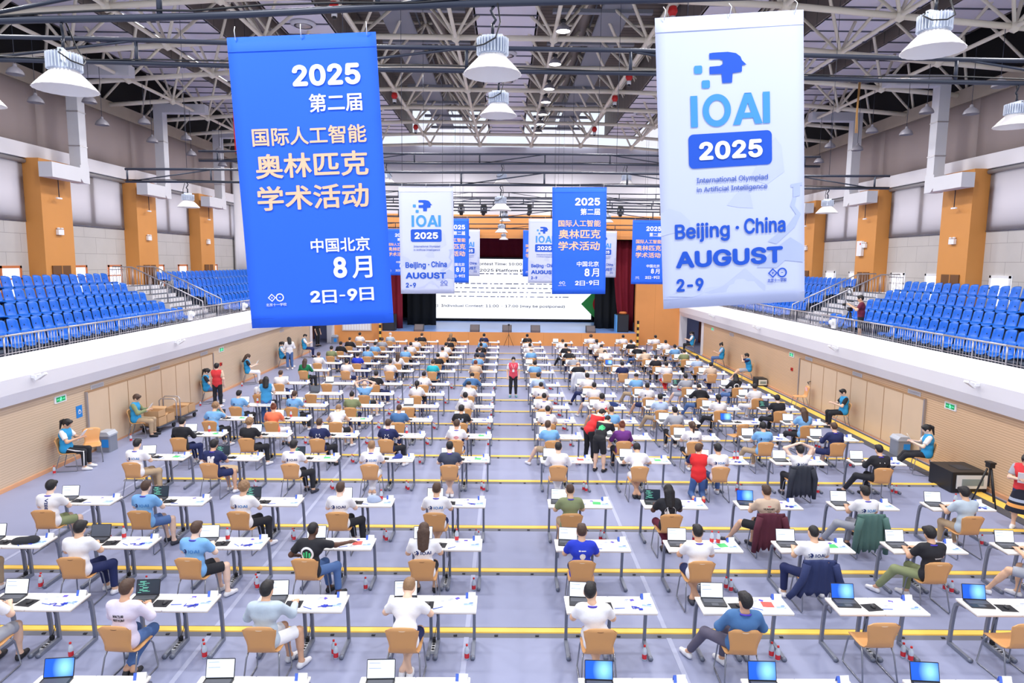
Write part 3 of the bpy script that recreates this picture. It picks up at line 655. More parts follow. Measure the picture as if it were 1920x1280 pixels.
def m_top():
    b=MB(); rbox(b,-.298,.298,-.22,.22,.722,.74,.012,3); b.cur=1; b.b2((-.294,-.216,.712),(.294,.216,.722)); return b.mesh('desktop',[M_top,M_edge])
def m_leg():
    b=MB(); b.shell([[(-.02,.06,.70),(.02,.06,.70)],[(-.02,.19,.682),(.02,.19,.682)],[(-.02,.255,.63),(.02,.255,.63)],[(-.02,.285,.52),(.02,.285,.52)],[(-.02,.31,.3),(.02,.31,.3)],[(-.02,.325,.03),(.02,.325,.03)]],.045,False); b.box((0,.125,.028),(.046,.44,.05)); b.box((0,0,.703),(.05,.34,.018))
    b.lathe([(0,-.02),(.032,-.02),(.032,.02),(0,.02)],(0,-.10,.032),8,M=Matrix.Rotation(PI/2,3,'X')); return b.mesh('leg',M_leg)
def desk(x,y,label):
    t=thing('desk',label,'desk',(x,y,0),0,'white single desks in rows')
    ob('desktop',once('top',m_top),t)
    for s in (-1,1): ob('leg',once('leg',m_leg),t,(s*.25,0,0))
    return t
def m_seat():
    prof=[(.225,.425),(.20,.442),(.10,.446),(0,.438),(-.10,.436),(-.155,.448),(-.19,.49),(-.205,.55),(-.215,.62),(-.232,.70),(-.252,.78),(-.262,.84)]
    wid=[.185,.20,.205,.205,.20,.185,.168,.165,.176,.196,.208,.19]; g=[]
    for (y,z),w in zip(prof,wid):
        r=[]
        for j in range(9):
            q=(j-4)/4; up=z>.5
            r.append((w*q,y+(.010*q*q if up else 0),z+(-.016*q*q-.03*abs(q)**8 if z>.8 else .006*q*q)))
        g.append(r)
    b=MB(); b.shell(g,.014); return b.mesh('seat_shell',M_ply)
def m_slot():
    b=MB(); P=[(.045*math.cos(a),.011*math.sin(a)) for a in [2*PI*k/14 for k in range(14)]]
    b.prism(P,Matrix.Translation((0,-.2485,.793))@Matrix.Rotation(PI/2-.12,4,'X'),.012); b.prism(P,Matrix.Translation((0,-.243,.793))@Matrix.Rotation(PI/2-.12,4,'X'),.004); return b
def m_side():
    b=MB(); b.tube([(0,.15,.432),(.01,.20,.36),(.035,.245,.03),(.035,.22,.0105),(.035,-.22,.0105),(.033,-.25,.03),(.012,-.16,.36),(0,-.12,.43)],.0105,7); return b.mesh('leg_frame',M_chrome)
def chair(x,y,rz,label,group='beech plywood chairs',dark=False):
    t=thing('chair',label,'chair',(x,y,0),rz,group)
    ob('seat_shell',once('seat',m_seat),t)
    ob('handle_slot',once('slot%d'%dark,lambda:m_slot().mesh('handle_slot',M_slotd if dark else M_slot)),t)
    a=ob('leg_frame',once('side',m_side),t,(.19,0,0)); a=ob('leg_frame',once('side',m_side),t,(-.19,0,0)); a.scale=(-1,1,1)
    return t
def m_base():
    b=MB(); rbox(b,-.155,.155,-.22,0,0,.016,.01,2); b.cur=1; b.b2((-.135,-.125,.016),(.135,-.02,.0175)); b.b2((-.045,-.205,.016),(.045,-.14,.0172)); return b.mesh('laptop_base',[M_lap,M_key])
TILT=Matrix.Rotation(-15*D2R,4,'X')
def m_lid():
    b=MB(); rbox(b,-.155,.155,0,.205,-.004,.004,.01,2); return b.mesh('lid',M_lap)
def m_screen(k):
    b=MB(); P=[(-.147,.012),(.147,.012),(.147,.197),(-.147,.197)]; b.add([(x,y,.0047) for x,y in P],[(0,1,2,3)])
    b.cur=1; R=random.Random(3)
    if k=='w':
        for i in range(7): b.add([(x,y,.0052) for x,y in ((-.13,.17-i*.018),(-.13+.08+.12*R.random(),.17-i*.018),(-.05+.1*R.random(),.164-i*.018),(-.13,.164-i*.018))],[(0,1,2,3)][:1]) if i in (0,3) else None
    if k=='d':
        for i in range(12):
            x0=-.13+.02*R.randint(0,3); x1=x0+.03+.09*R.random(); y=.18-i*.013; b.add([(x0,y-.004,.0052),(x1,y-.004,.0052),(x1,y,.0052),(x0,y,.0052)],[(0,1,2,3)])
    return b.mesh('display',[{'w':M_sw,'b':M_sb,'d':M_sd,'o':M_so}[k],{'w':M_st,'d':M_sg}.get(k,M_st)])
def laptop(x,y,z,rz,k,label):
    t=thing('laptop',label,'laptop',(x,y,z),rz,'open laptops on the desks')
    ob('laptop_base',once('lb',m_base),t)
    M=Matrix.Translation((0,-.004,.014))@Matrix.Rotation(PI/2,4,'X')@Matrix.Rotation(-17*D2R,4,'X')
    l=ob('lid',once('ll',m_lid),t); l.matrix_local=M
    ob('display',once('ls'+k,lambda:m_screen(k)),l)
    return t
def m_mouse():
    b=MB(); b.lathe([(.001,.034),(.014,.032),(.026,.024),(.031,.012),(.03,0)],(0,0,0),12,M=Matrix.Diagonal((.95,1.7,1))); return b.mesh('mouse',M_lap)
def m_bottle():
    b=MB(); b.lathe([(0,.001),(.029,.001),(.032,.012),(.032,.05),(.030,.06),(.032,.07),(.032,.13),(.028,.15),(.014,.178),(.0125,.195),(0,.195)],(0,0,0),14); return b.mesh('bottle',M_bot)
def m_cap():
    b=MB(); b.lathe([(0,.212),(.0145,.212),(.0155,.196),(.0155,.19),(0,.19)],(0,0,0),12); return b.mesh('cap',M_red)
def m_blabel():
    b=MB(); b.lathe([(.0326,.025),(.0328,.03),(.0328,.085),(.0326,.09)],(0,0,0),14); return b.mesh('label',M_lab)
def bottle(x,y,z,label,group='water bottles by the desks'):
    t=tag(ob('water_bottle',once('bo',m_bottle),None,(x,y,z)),label,'bottle',group); ob('bottle_cap',once('bc',m_cap),t); ob('bottle_label',once('bl',m_blabel),t); return t
def m_card():
    b=MB(); b.shell([[(-.05,.028,0),(.05,.028,0)],[(-.05,.002,.075),(.05,.002,.075)]],.0016,False); b.shell([[(-.05,-.028,0),(.05,-.028,0)],[(-.05,-.001,.075),(.05,-.001,.075)]],.0016,False)
    b.cur=1; b.shell([[(-.085,-.028,0),(-.052,-.028,0)],[(-.085,-.003,.07),(-.052,-.003,.07)]],.0016,False); b.shell([[(-.085,.028,0),(-.052,.028,0)],[(-.085,.003,.07),(-.052,.003,.07)]],.0016,False); return b.mesh('name_card',[M_paper,M_blueink])
def m_sheet(w,h,m,deco=None):
    b=MB(); b.b2((-w/2,-h/2,0),(w/2,h/2,.0015))
    if deco:
        b.cur=1; R=random.Random(5)
        for k in range(deco): x=(R.random()-.5)*w*.7; y=(R.random()-.2)*h*.5; b.b2((x,y,.0015),(min(x+.05,w/2-.01),y+.01,.0019))
    return b.mesh('sheet',[m,M_blueink])
def sheet(x,y,z,rz,kind,name,label,cat='paper',group='papers on the desks'):
    f={'a4':lambda:m_sheet(.21,.29,M_paper,4),'info':lambda:m_sheet(.16,.15,M_pale,9),'red':lambda:m_sheet(.15,.14,M_redc),'green':lambda:m_sheet(.15,.14,M_green),'purple':lambda:m_sheet(.06,.05,M_purple)}[kind]
    return tag(ob(name,once(kind,f),None,(x,y,z),rz),label,cat,group)
def m_strip():
    b=MB(); b.box((0,0,.022),(.055,.26,.044)); b.cur=1
    for k in range(4): b.box((0,-.09+k*.06,.047),(.034,.03,.008))
    return b.mesh('power_strip',[M_whitep,M_blackp])
def m_plug():
    b=MB(); b.box((0,.09,.075),(.04,.05,.06)); b.tube([(0,.09,.10),(.02,.14,.2),(.04,.12,.4),(.03,.0,.66)],.004,5); return b.mesh('plug',M_blackp)
def lanyard(x,y,z,label):
    b=MB(); R=random.Random(int(x*99)); pts=[(x+.14*(R.random()-.5)+.012*k,y+.1*(R.random()-.5),z+.006+.003*(k%3)) for k in range(9)]; b.tube(pts,.006,5); b.box((pts[-1][0],pts[-1][1],z+.008),(.05,.03,.012)); return tag(b.build('lanyard',M_lany),label,'lanyard','blue lanyards on desks')
# ---------------------------------------------------------------- the contest rows
DX=[-8.521,-6.817,-5.047,-3.302,-1.555,.824,2.618,4.413,6.225,8.053]
DY=[6.849,8.66,10.548,12.425,15.248,17.327,19.099,20.935,22.83,24.757,27.715,29.705,31.858,33.624,35.549,37.958]
ROWS=['',
'. WtGsksTa- LlJlhsTb1 UhWsksMr- WtNsosFb- WtWsksLb- SlVlksRl- x x .',
'WtHlksTa- WtNlkmTr- BtKshsTri KtJlkbAr2d WtKshlTai YtNlhsTb3 WtNsksTb- WtNlkbTwi KtglkmTl4 WtGsksTl-',
'WtgskmTr5 BtJshsTri WtKlouTri WtKlhsTri WtNshsTbi gtHshbTa- KtMlkqTb6d EtKshsTl7 WtGlksTli UtHlkmTa-',
'WtHlksTri NtNskmTr8 WtKlkmTri WtWlosTbi QtHsksTb- WlWlksTb- WtWskmFb- WtJlkmTai WtKlkmOai KlKlksTl9',
'KhNlksTr- KtKlouTr- NtKlhsTra NtKlhsTra WtNshsTbb BtHshsLl- PlKlrnTa- WtKlhpTbi BtHlkfTli NlNshsTl-',
'BtKlouHri CtWlrnTr- WnKsosFr- StNlhbTb- KtNlkmTbc WtHskbTb- BtHshbTb- GlKlksTa- x BtKlhlTl-',
'BtKlksTri BtKlhsTri gtNlkbTa- x WlWlksTb- WtKlkbTbi WtGskmTld ItHlksTl- WtKlkpTl- KtKlkmTl-',
'WtKlhsTr- x BtKsodOri WtNlkpTa- WtNlkcTbi WtNlkbTbi WtWsksTl- WtNsksTli KhJlksFl- WtWlksTl-',
'WtNlhsTr- x KtNlksTre WtKlksTbi SlGlksFa- IlNlksTa- WtNlkmTl- BtHlkcTl- GtGsksTl- KlJlkeHlf',
'DlKlhlTr- WtNsksTr- WtNlksTa- TtNlhsTb- EtKlrsTb- BtNlkmTb- KtKlrdFa- NtWlksTag WtRlksTbh EtNlksTb-',
'WlGshsTr- YtNlkmTr- WlKlhlTa- KtJlksTb- BtNlksTb- x GtNlksFa- x KtKlksTa4 ItKlksTb-',
'gtNlksTr- BtNlksTb- BtKlksTbi WtJlksTb- QtKlhsTa- BtKskdTai KtNlksFa4 WtHlksWa- EtKlksFb- gtKlksTb-',
'KhNlksTr- BtNlksTb- WtKlksTb- WtKlksTb- KtKlksTb- WtNlksTb- KtKlksTl- EtHlksFa- KtJlksWl- BtJlksTb-',
'KlNlhbTr- GtNlhsTb- WtNlksTb- KtKlhsTb- BtNlksTb- WtNlksTb- WtNlhsTb- WtNlkpTb- KtNlksTb- WtKlksTb-',
'WtNlksTr- UtNlwcTb- KtKlhsTb- KtNlolLb- NtKlksTb- KtNlksTb- x WtKlhuTb- WtHlksTb- WtIlksTb-']
SCR=['..b.wbbb..'.replace('.','w'),'wwdwwwwbbw','wowwwwwwww','wddwwwdbww','wddwwwwwww','wwwwwwwwww','dwwwwwwwbw','wwwwwwwwwd','wowwwwwwww','wwwwwwwwdw','wwwwwwwwww','bwwwwwwbww','wwwwwwwwww','wwwwwwwwww','wwwwwwwwww','wwwwwwwwww']
EXTRA={(2,3):'red',(2,6):'green',(1,6):'red',(2,7):'green',(3,5):'green',(4,2):'green',(4,4):'green',(4,5):'red',(4,6):'green',(5,4):'green',(6,2):'green',(0,4):'green',(4,0):'green',(5,0):'green',(6,0):'green',(2,9):'red'}
def place(r,c): return '%s row from camera, %s %s of aisle'%(ORD[r],ORD[4-c] if c<5 else ORD[c-5],'left' if c<5 else 'right')
def side(r,c): return '%s of aisle, %s row from camera'%((ORD[4-c] if c<5 else ORD[c-5])+(' left' if c<5 else ' right'),ORD[r])
PEOPLE=[]
cl=MB()
for r in range(16):
    toks=ROWS[r].split() if r else ['x']*10; seats=''
    for c in range(10):
        x0,y=DX[c],DY[r]; px=x0+(.32 if c<5 else .37); rn=random.Random(r*31+c)
        if not (vis(x0,y,.74,10) or vis(x0+1.2,y,.74,10)): continue
        ds='%s half of desk pair, %s'
        for k,xx in enumerate((x0+.3,x0+.9)):
            if vis(xx-.3,y-.44,.74,5) or vis(xx+.3,y,.74,5) or vis(xx,y-.44,.74,5): desk(xx,y-.22,'white desk, '+('left','right')[k]+' half of pair, '+place(r,c))
        tk=toks[c] if r else 'x'; near=r<8
        scr=SCR[r][c]; sn={'w':'white page','b':'blue desktop','d':'dark code','o':'grey screen'}[scr]
        if vis(x0+.22,y-.05,.85,10):
            laptop(x0+.225,y-.055,.74,rn.uniform(-.05,.05)+(.06 if c<5 else -.06),scr,'open laptop showing %s, %s'%(sn,place(r,c)))
        if vis(x0+1.1,y-.06,.76,0): tag(ob('name_card',once('card',m_card),None,(x0+1.125,y-.05,.74),rn.uniform(-.1,.1)),'folded white name card, desk '+place(r,c),'name card','name cards on the desks')
        if vis(x0+.8,y-.2,.74,0):
            sheet(x0+.76+rn.uniform(-.04,.04),y-.23+rn.uniform(-.03,.03),.74,rn.uniform(-.2,.2),'a4','paper_sheet','white paper sheet lying mid-desk, '+place(r,c))
            if r<12: sheet(x0+1.08,y-.30+rn.uniform(-.03,.05),.74,rn.uniform(-.15,.15),'info','info_card','pale blue printed card near desk end, '+place(r,c),'card','pale blue cards on the desks')
        if 0<r<8 and vis(x0+.9,y-.1,.74,0):
            sheet(x0+.90+rn.uniform(-.06,.06),y-.09+rn.uniform(-.02,.02),.74,rn.uniform(-.8,.8),'purple','purple_tag','small violet tag on desk, '+place(r,c),'tag','violet tags on the desks')
            tag(ob('pen',once('pen',lambda:MB().tube([(-.07,0,.006),(.06,0,.006),(.075,0,.006)],[.0055,.0055,.001],6).mesh('pen',M_blueink)),None,(x0+.70+rn.uniform(-.05,.1),y-.33+rn.uniform(-.04,.04),.74),rn.uniform(-1,1)),'blue pen on desk, '+place(r,c),'pen','pens on the desks')
        if (r,c) in EXTRA:
            k=EXTRA[(r,c)]; sheet(x0+.93,y-.20,.7415,rn.uniform(-.3,.3),k,k+'_card',k+' square card beside papers, '+place(r,c),'card','coloured cards on the desks')
        if r<7:
            if vis(x0+.52,y-.2,.74,0):
                tag(ob('mouse_mat',once('mat',lambda:m_sheet(.22,.19,M_pad)),None,(x0+.515,y-.26,.74),rn.uniform(-.15,.15)),'black mouse mat, desk '+place(r,c),'mouse mat','black mouse mats')
                tag(ob('mouse',once('mou',m_mouse),None,(x0+.53+rn.uniform(-.03,.03),y-.25,.742),rn.uniform(-.3,.3)),'black computer mouse on its mat, '+place(r,c),'mouse','black computer mice')
            if vis(x0+.6,y,.0,0):
                t=tag(ob('power_strip',once('ps',m_strip),None,(x0+.6,y-.06,0)),'white power strip between desk legs, '+place(r,c),'power strip','white power strips'); ob('plug_and_lead',once('plug',m_plug),t)
            if rn.random()<.35 and vis(x0+1,y-.3,.74,0) and (r,c) not in EXTRA: lanyard(x0+.9,y-.32,.742,'blue lanyard lying on desk, '+place(r,c))
        if r<11 and r and rn.random()<.86 and vis(x0+1.1,y-.27,0,-5):
            nb=2 if rn.random()<.5 else 1
            for k in range(nb): bottle(x0+1.07-.05*k,y-.30+.09*k,0,'red-capped bottle on floor, %s%s'%(('nearer of pair, ','farther of pair, ')[k] if nb>1 else '',place(r,c)))
        if r==0 or tk=='.': continue
        ex=tk=='x'; cy=y-.73; rz=rn.uniform(-.06,.06)
        if (r,c)==(5,9) or False: pass
        if ex and (r,c)==(6,8): rz=.35
        if (r,c)!=(15,6): chair(px,cy if not ex else y-.56 if r==1 else cy+.1,rz,('empty' if ex else 'occupied')+' beech chair, '+place(r,c),dark=(r*7+c)%3==0)
        if ex: continue
        sc,sl,pc,pl,hc,hs,U,G,pr=tk[:9]; dk=len(tk)>9
        hsn=HS[hs].format(HN[hc]); gar={'t':'T-shirt','n':'sleeveless shirt','l':'top','h':'hoodie'}[sl]
        lab='person in %s %s, %s, %s'%(CN[sc],gar,hsn,place(r,c))
        t,sh=person((px,cy,0),rz+rn.uniform(-.04,.04),U,G,sc,sl,pc,pl,hc,hs,lab,'contestants seated at the desks',dk,near=near,rng=rn,lany=(r<8 and sl!='h' and hs not in 'lqe' and rn.random()<.5))
        PEOPLE.append((r,c,t,sh,pr))
    # yellow cable cover behind each row
    x0,x1=(-9.1 if r<5 else -8.6),10.75
    t=thing('cable_cover','yellow and grey floor cable cover, %s counted from camera'%ORD[r],'cable cover',(0,DY[r]+.36,0),0,'cable covers across the floor')
    b=MB(); b.prism([(-.075,0),(.075,0),(.055,.035),(-.055,.035)],Matrix.Translation((x0,0,0))@Matrix(((0,0,1,0),(1,0,0,0),(0,1,0,0),(0,0,0,1))),x1-x0); b.build('yellow_lid',M_yellow,t)
    b=MB(); b.prism([(-.15,0),(-.075,0),(-.075,.026)],Matrix.Translation((x0,0,0))@Matrix(((0,0,1,0),(1,0,0,0),(0,1,0,0),(0,0,0,1))),x1-x0); b.prism([(.075,0),(.12,0),(.075,.03)],Matrix.Translation((x0,0,0))@Matrix(((0,0,1,0),(1,0,0,0),(0,1,0,0),(0,0,0,1))),x1-x0); b.build('rubber_ramp',M_rubber,t)
    b=MB(); q=x0+.3
    while q<x1: b.box((q,-.115,.016),(.05,.03,.012)); q+=.58
    b.build('black_grip_pattern',M_blackp,t)
# ---- prints on the backs
M_pn=mat('print_navy',(40,58,120),.8); M_pb=mat('print_blue',(70,140,214),.8); M_pw=mat('print_white',(240,240,244),.8); M_pk=mat('print_black',(30,32,40),.8); M_pr=mat('print_red',(222,60,84),.8); M_pg=mat('print_green',(70,200,130),.8); M_pp=mat('print_pale',(196,208,232),.8)
def rect(x0,x1,z0,z1): return [(x0,z0,0),(x1,z0,0),(x1,z1,0),(x0,z1,0)],[(0,1,2,3)]
def cat_(*gs):
    V=[];F=[]
    for v,f in gs: n=len(V); V+=list(v); F+=[tuple(i+n for i in q) for q in f]
    return V,F
def head_logo(x,z,s):
    """small head-in-profile mark with two squares, about s tall"""
    P=[(0,1),(.45,1),(.75,.88),(.86,.6),(1.0,.42),(.86,.4),(.86,.12),(.62,.08),(.62,-.25),(.3,-.25),(.3,.08),(0,.08),(0,.42),(.32,.42),(.32,.68),(0,.68)]
    return cat_(([(x+a*s*.8,z+b*s,0) for a,b in P],[tuple(range(len(P)))]),rect(x-.42*s,x-.16*s,z+.42*s,z+.68*s),rect(x-.22*s,x+.04*s,z-.2*s,z+.06*s))
def ring(x,z,r0,r1,n=28):
    V=[(x+r*math.cos(2*PI*k/n),z+r*math.sin(2*PI*k/n),0) for r in (r0,r1) for k in range(n)]; return V,[(k,(k+1)%n,n+(k+1)%n,n+k) for k in range(n)]
def disc(x,z,r,n=20): return [(x+r*math.cos(2*PI*k/n),z+r*math.sin(2*PI*k/n),0) for k in range(n)],[tuple(range(n))]
for r,c,t,sh,k in PEOPLE:
    if k=='-' or r>9: continue
    zc=.885 if True else 0; it=[]
    if k=='i':
        col=M_pb if (r+c)%3 else M_pn
        it.append(('print_mark',*head_logo(-.105,zc-.030,.06),M_pn))
        if r<6:
            it.append(('print_lettering',*ioai(-.035,.125,zc-.002,.05),col))
            it.append(('print_small_lines',*cat_(*[rect(-.10+.02*q,.11-.03*q,zc-.074-.02*q,zc-.066-.02*q) for q in range(3)]),M_pp))
        else: it.append(('print_lettering',*rect(-.02,.11,zc-.012,zc+.012),M_pp))
    elif k=='1':
        it.append(('print_lettering',*cat_(fit_text('MAZUR',-.075,.06,zc+.016,.033,.03),fit_text('ARTYOM',-.08,.066,zc-.034,.033,.03)),M_pk))
    elif k=='2': it+= [('print_ring',*ring(0,zc-.03,.075,.105),M_pw),('print_emblem',*cat_(*[rect(-.06+.045*q,-.03+.045*q,zc-.085,zc-.01+.02*(q%2)) for q in range(3)]),M_pg)]
    elif k=='3': it+= [('print_lettering',*cat_(rect(-.05,-.02,zc+.035,zc+.055),rect(-.01,.06,zc+.038,zc+.052)),M_pw),('print_emblem',*disc(.01,zc-.04,.045),M_pw)]
    elif k=='4': it.append(('print_lettering',*(fit_text('WONG',-.02,.10,zc-.04,.022,.03) if r==2 else rect(-.05,.06,zc+.03,zc+.042)),M_pw))
    elif k=='5': 
        V,F=fit_text('VIBES',-.13,.13,0,.055,.03); it.append(('print_lettering',[(.0+b,zc-.02-a,z) for a,b,z in V],F,M_pn))
    elif k=='6': it+= [('print_disc',*disc(0,zc-.05,.105),M_pw),('print_emblem',*disc(.0,zc-.05,.07),M_pk)]
    elif k=='7': it+= [('print_flag',*cat_(rect(-.03,.03,zc+.055,zc+.068)),M_pr),('print_lettering',*cat_(fit_text('HUNGARY',-.10,.10,zc+.015,.036,.03),fit_text('IOAI',-.035,.035,zc-.03,.02,.02)),M_pk)]
    elif k=='8': it.append(('print_monogram',*cat_(fit_text('N',-.08,.06,zc-.02,.17,.06),fit_text('Y',-.065,.085,zc-.03,.20,.06)),M_pw))
    elif k=='9': it.append(('print_lettering',*rect(-.06,.06,zc+.02,zc+.04),M_pw))
    elif k=='a': it.append(('print_lettering',*cat_(rect(-.05,.05,zc+.035,zc+.045),rect(-.045,.045,zc+.018,zc+.028),rect(-.06,.06,zc-.02,zc),rect(-.06,-.03,zc-.08,zc-.04),rect(-.02,.03,zc-.08,zc-.05)),M_pw))
    elif k=='b': it.append(('print_bars',*cat_(*[rect(-.055+.022*q,-.043+.022*q,zc-.02-.05+.012*abs(q-2.5),zc-.02+.05-.012*abs(q-2.5)) for q in range(6)]),M_pr))
    elif k=='c': it.append(('print_photo_block',*cat_(*[rect(-.075+.05*a,-.032+.05*a,zc-.08+.045*b,zc-.045+.045*b) for a in range(3) for b in range(3) if (a*2+b)%4]),M_pp))
    elif k=='d': it.append(('print_red_panel',*rect(.07,.14,zc-.09,zc+.06),M_pr))
    elif k=='e': it.append(('print_arc',*ring(0,zc-.05,.06,.07),M_pp))
    elif k=='f': it+= [('print_ring',*ring(.02,zc-.03,.075,.10),M_pw)]
    bpy.context.view_layer.update()
    on_back(t,sh,it)
for o in bpy.data.objects:
    if '_shirt' in o: del o['_shirt']
# ---------------------------------------------------------------- hanging battens
def batten(y,z0,z1,x0,x1,gap,label,tilt=0.0,r=.032,step=2.6,ph=.9):
    t=thing('ceiling_batten',label,'lighting batten',(0,y,0),0,'dark pipe battens hung under the roof')
    f=lambda x:(x-x0)/(x1-x0)*(z1-z0)+z0
    for nm,dz in (('lower_pipe',0),('upper_pipe',gap)):
        b=MB(); n=10; b.tube([(x0+(x1-x0)*k/n,0,f(x0+(x1-x0)*k/n)+dz+.015*math.sin(k*1.3)) for k in range(n+1)],r,8); b.build(nm,M_pipe,t)
    x=x0+ph; k=0
    while x<x1:
        b=MB(); b.tube([(x,0,f(x)),(x,0,f(x)+gap)],r*.8,6); b.build('upright',M_pipe,t)
        if k%2==0 and x+step<x1: 
            b=MB(); up=x<XC; b.tube([(x,0,f(x)+(0 if up else gap)),(x+step,0,f(x+step)+(gap if up else 0))],r*.55,6); b.build('brace',M_pipe,t)
        x+=step; k+=1
    b=MB(); n=14; b.tube([(x0+(x1-x0)*q/n,-.03,f(x0+(x1-x0)*q/n)+r+.012+.02*math.sin(q*2.2)) for q in range(n+1)],.011,5); b.build('cable',M_cable,t)
    for q in (.08,.36,.64,.92):
        xx=x0+(x1-x0)*q; b=MB(); b.tube([(xx,0,f(xx)+gap),(xx,0,min(zb(xx),12.0)+1.9)],.006,5); b.build('wire',M_pipe,t)
    return f
B1=batten(6.95,7.50,7.98,-6.8,3.5,.33,'nearest dark pipe batten, holding the two big banners',r=.036,step=2.15,ph=1.2)
B2=batten(10.8,8.30,8.14,-9.4,9.6,.34,'second dark pipe batten from the camera, behind the big banners',r=.036,step=2.55,ph=1.1)
B3=batten(18.46,7.33,7.37,-10.3,10.4,.33,'third dark pipe batten, holding the middle pair of banners',step=2.25,ph=.05)
B4=batten(22.0,8.40,8.44,-9.9,10.1,.30,'fourth dark pipe batten, empty except for lamps',step=2.1,ph=.6)
B5=batten(30.6,7.26,7.3,-10.4,10.4,.31,'fifth dark pipe batten, holding the third set of banners',step=2.3)
B6=batten(34.2,8.0,8.0,-9.6,9.8,.3,'sixth dark pipe batten above the third banners',step=2.0)
B7=batten(37.6,8.45,8.45,-9.6,9.8,.3,'seventh dark pipe batten carrying moving-head spotlights',step=2.4)
B8=batten(40.6,9.1,9.1,-9.6,9.8,.3,'eighth dark pipe batten, highest one near the end wall',step=2.2)
B9=batten(42.45,7.34,7.36,-10.2,10.4,.3,'last dark pipe batten, right before the orange stage front',step=2.3)
# ---------------------------------------------------------------- pendant lamps
M_fin=mat('lamp_heatsink',(214,222,238),.35,.3); M_refl=mat('lamp_reflector',(236,234,236),.35,trans=.3); M_lens=mat('lamp_lens',(226,226,236),.3,emit=.25); M_dome=mat('grey_dome',(150,148,158),.45,.2); M_glow=mat('lamp_glow',(255,255,250),.4,emit=6); M_hook=mat('lamp_hook',(40,44,56),.4,.5)
def m_fins():
    b=MB(); b.lathe([(0,.30),(.10,.30),(.12,.285),(.12,.15),(.125,.13),(0,.13)],(0,0,0),20)
    for k in range(30):
        a=2*PI*k/30; b.box((.135*math.cos(a),.135*math.sin(a),.215),(.05,.008,.15),rz=a)
    b.box((0,0,.315),(.2,.05,.03)); return b.mesh('heatsink',M_fin)
def m_refl():
    n=44; pr=[(.125,.13),(.15,.10),(.21,.04),(.265,-.02),(.285,-.045),(.292,-.05)]; vs=[];fs=[]
    for r,z in pr:
        for k in range(n):
            a=2*PI*k/n; rr=r+(.004 if k%2 else -.004); vs.append((rr*math.cos(a),rr*math.sin(a),z))
    for i in range(len(pr)-1):
        for k in range(n): fs.append((i*n+k,(i+1)*n+k,(i+1)*n+(k+1)%n,i*n+(k+1)%n))
    b=MB(); b.add(vs,fs,True); vs2=[(x*.975,y*.975,z-.003) for x,y,z in vs]; b.add(vs2,[f[::-1] for f in fs],True); return b.mesh('reflector',M_refl)
def m_lens():
    b=MB(); b.lathe([(0,.118),(.12,.118),(.12,.128),(0,.128)],(0,0,0),24); return b.mesh('lens',M_lens)
def m_hook():
    b=MB(); b.tube([(0,0,.33),(0,0,.44)],.016,7); b.tube([(0,0,.43),(.03,0,.47),(.0,0,.52),(-.02,0,.56),(.01,0,.60)],.014,7); return b.mesh('hook',M_hook)
def m_lead():
    b=MB(); b.tube([(.05,-.02,.62),(.09,-.08,.42),(.06,-.17,.25),(-.05,-.18,.19),(-.15,-.1,.2),(-.16,0,.27),(-.1,0,.31)],.008,6); return b.mesh('lead',M_cable)
def pendant(x,y,z,label,rx=0):
    t=thing('pendant_lamp',label,'lamp',(x,y,z-.60),rx,'high-bay pendant lamps on the battens')
    for n,f in (('heatsink',m_fins),('reflector',m_refl),('lens',m_lens),('hook',m_hook),('lead',m_lead)): ob(n,once('pl'+n,f),t)
for x,y,B,l in ((-4.42,6.95,B1,'big pendant lamp left of the large blue banner'),(-.16,6.95,B1,'big pendant lamp between the two large banners'),(4.25,6.95,None,'big pendant lamp right of the large white banner'),(-.15,10.8,B2,'pendant lamp just behind the one between the large banners'),(-8.15,10.8,B2,'pendant lamp cut by the left picture edge'),(8.0,10.8,B2,'pendant lamp near the right picture edge, second batten'),
    (-8.65,18.46,B3,'pendant lamp at far left end of third batten'),(-.18,18.46,B3,'pendant lamp mid-hall between the middle banners'),(8.75,18.46,B3,'pendant lamp at far right end of third batten'),(-.18,22.0,B4,'pendant lamp above and behind the middle banners'),(3.85,22.0,B4,'pendant lamp right of the middle blue banner'),(-3.9,22.0,B4,'pendant lamp behind the middle white banner'),
    (-.25,30.6,B5,'small far pendant lamp on the fifth batten'),(-.1,34.2,B6,'small far pendant lamp on the sixth batten'),(-.2,37.6,B7,'small far pendant lamp on the seventh batten'),(-.2,42.45,B9,'farthest pendant lamp before the orange stage front'),(5.1,34.2,B6,'small pendant lamp above the right blue banner')):
    if B is None:
        pendant(x,y,8.07,l,.3)
    else: pendant(x,y,B(x)-.02,l,x)
b=MB(); b.tube([(4.25,6.95,8.07),(4.25,6.95,12.2)],.012,6); b.tube([(3.4,6.95,8.0),(7.4,6.95,8.2)],.036,8); tag(b.build('lamp_drop_pipe',M_pipe),'dark pipe carrying the pendant lamp at upper right','pipe')
def m_dome():
    b=MB(); pr=[(.03,.24),(.045,.22),(.05,.17),(.10,.14),(.16,.09),(.20,.02),(.21,-.03)]; b.lathe(pr,(0,0,0),22); b.lathe([(r-.008,z-.004) for r,z in pr][::-1],(0,0,0),22); return b.mesh('dome_shade',M_dome)
def m_stem(l):
    b=MB(); b.tube([(0,0,.22),(0,0,l)],.008,5); return b.mesh('stem',M_pipe)
def m_bulb(): 
    b=MB(); b.lathe([(0,-.035),(.195,-.03),(.2,-.02),(0,-.018)],(0,0,0),20); return b.mesh('glowing_lens',M_glow)
def m_dark():
    b=MB(); b.lathe([(0,.30),(.075,.29),(.085,.24),(.06,.2),(0,.2)],(0,0,0),14); return b.mesh('lamp_cap',M_blackp)
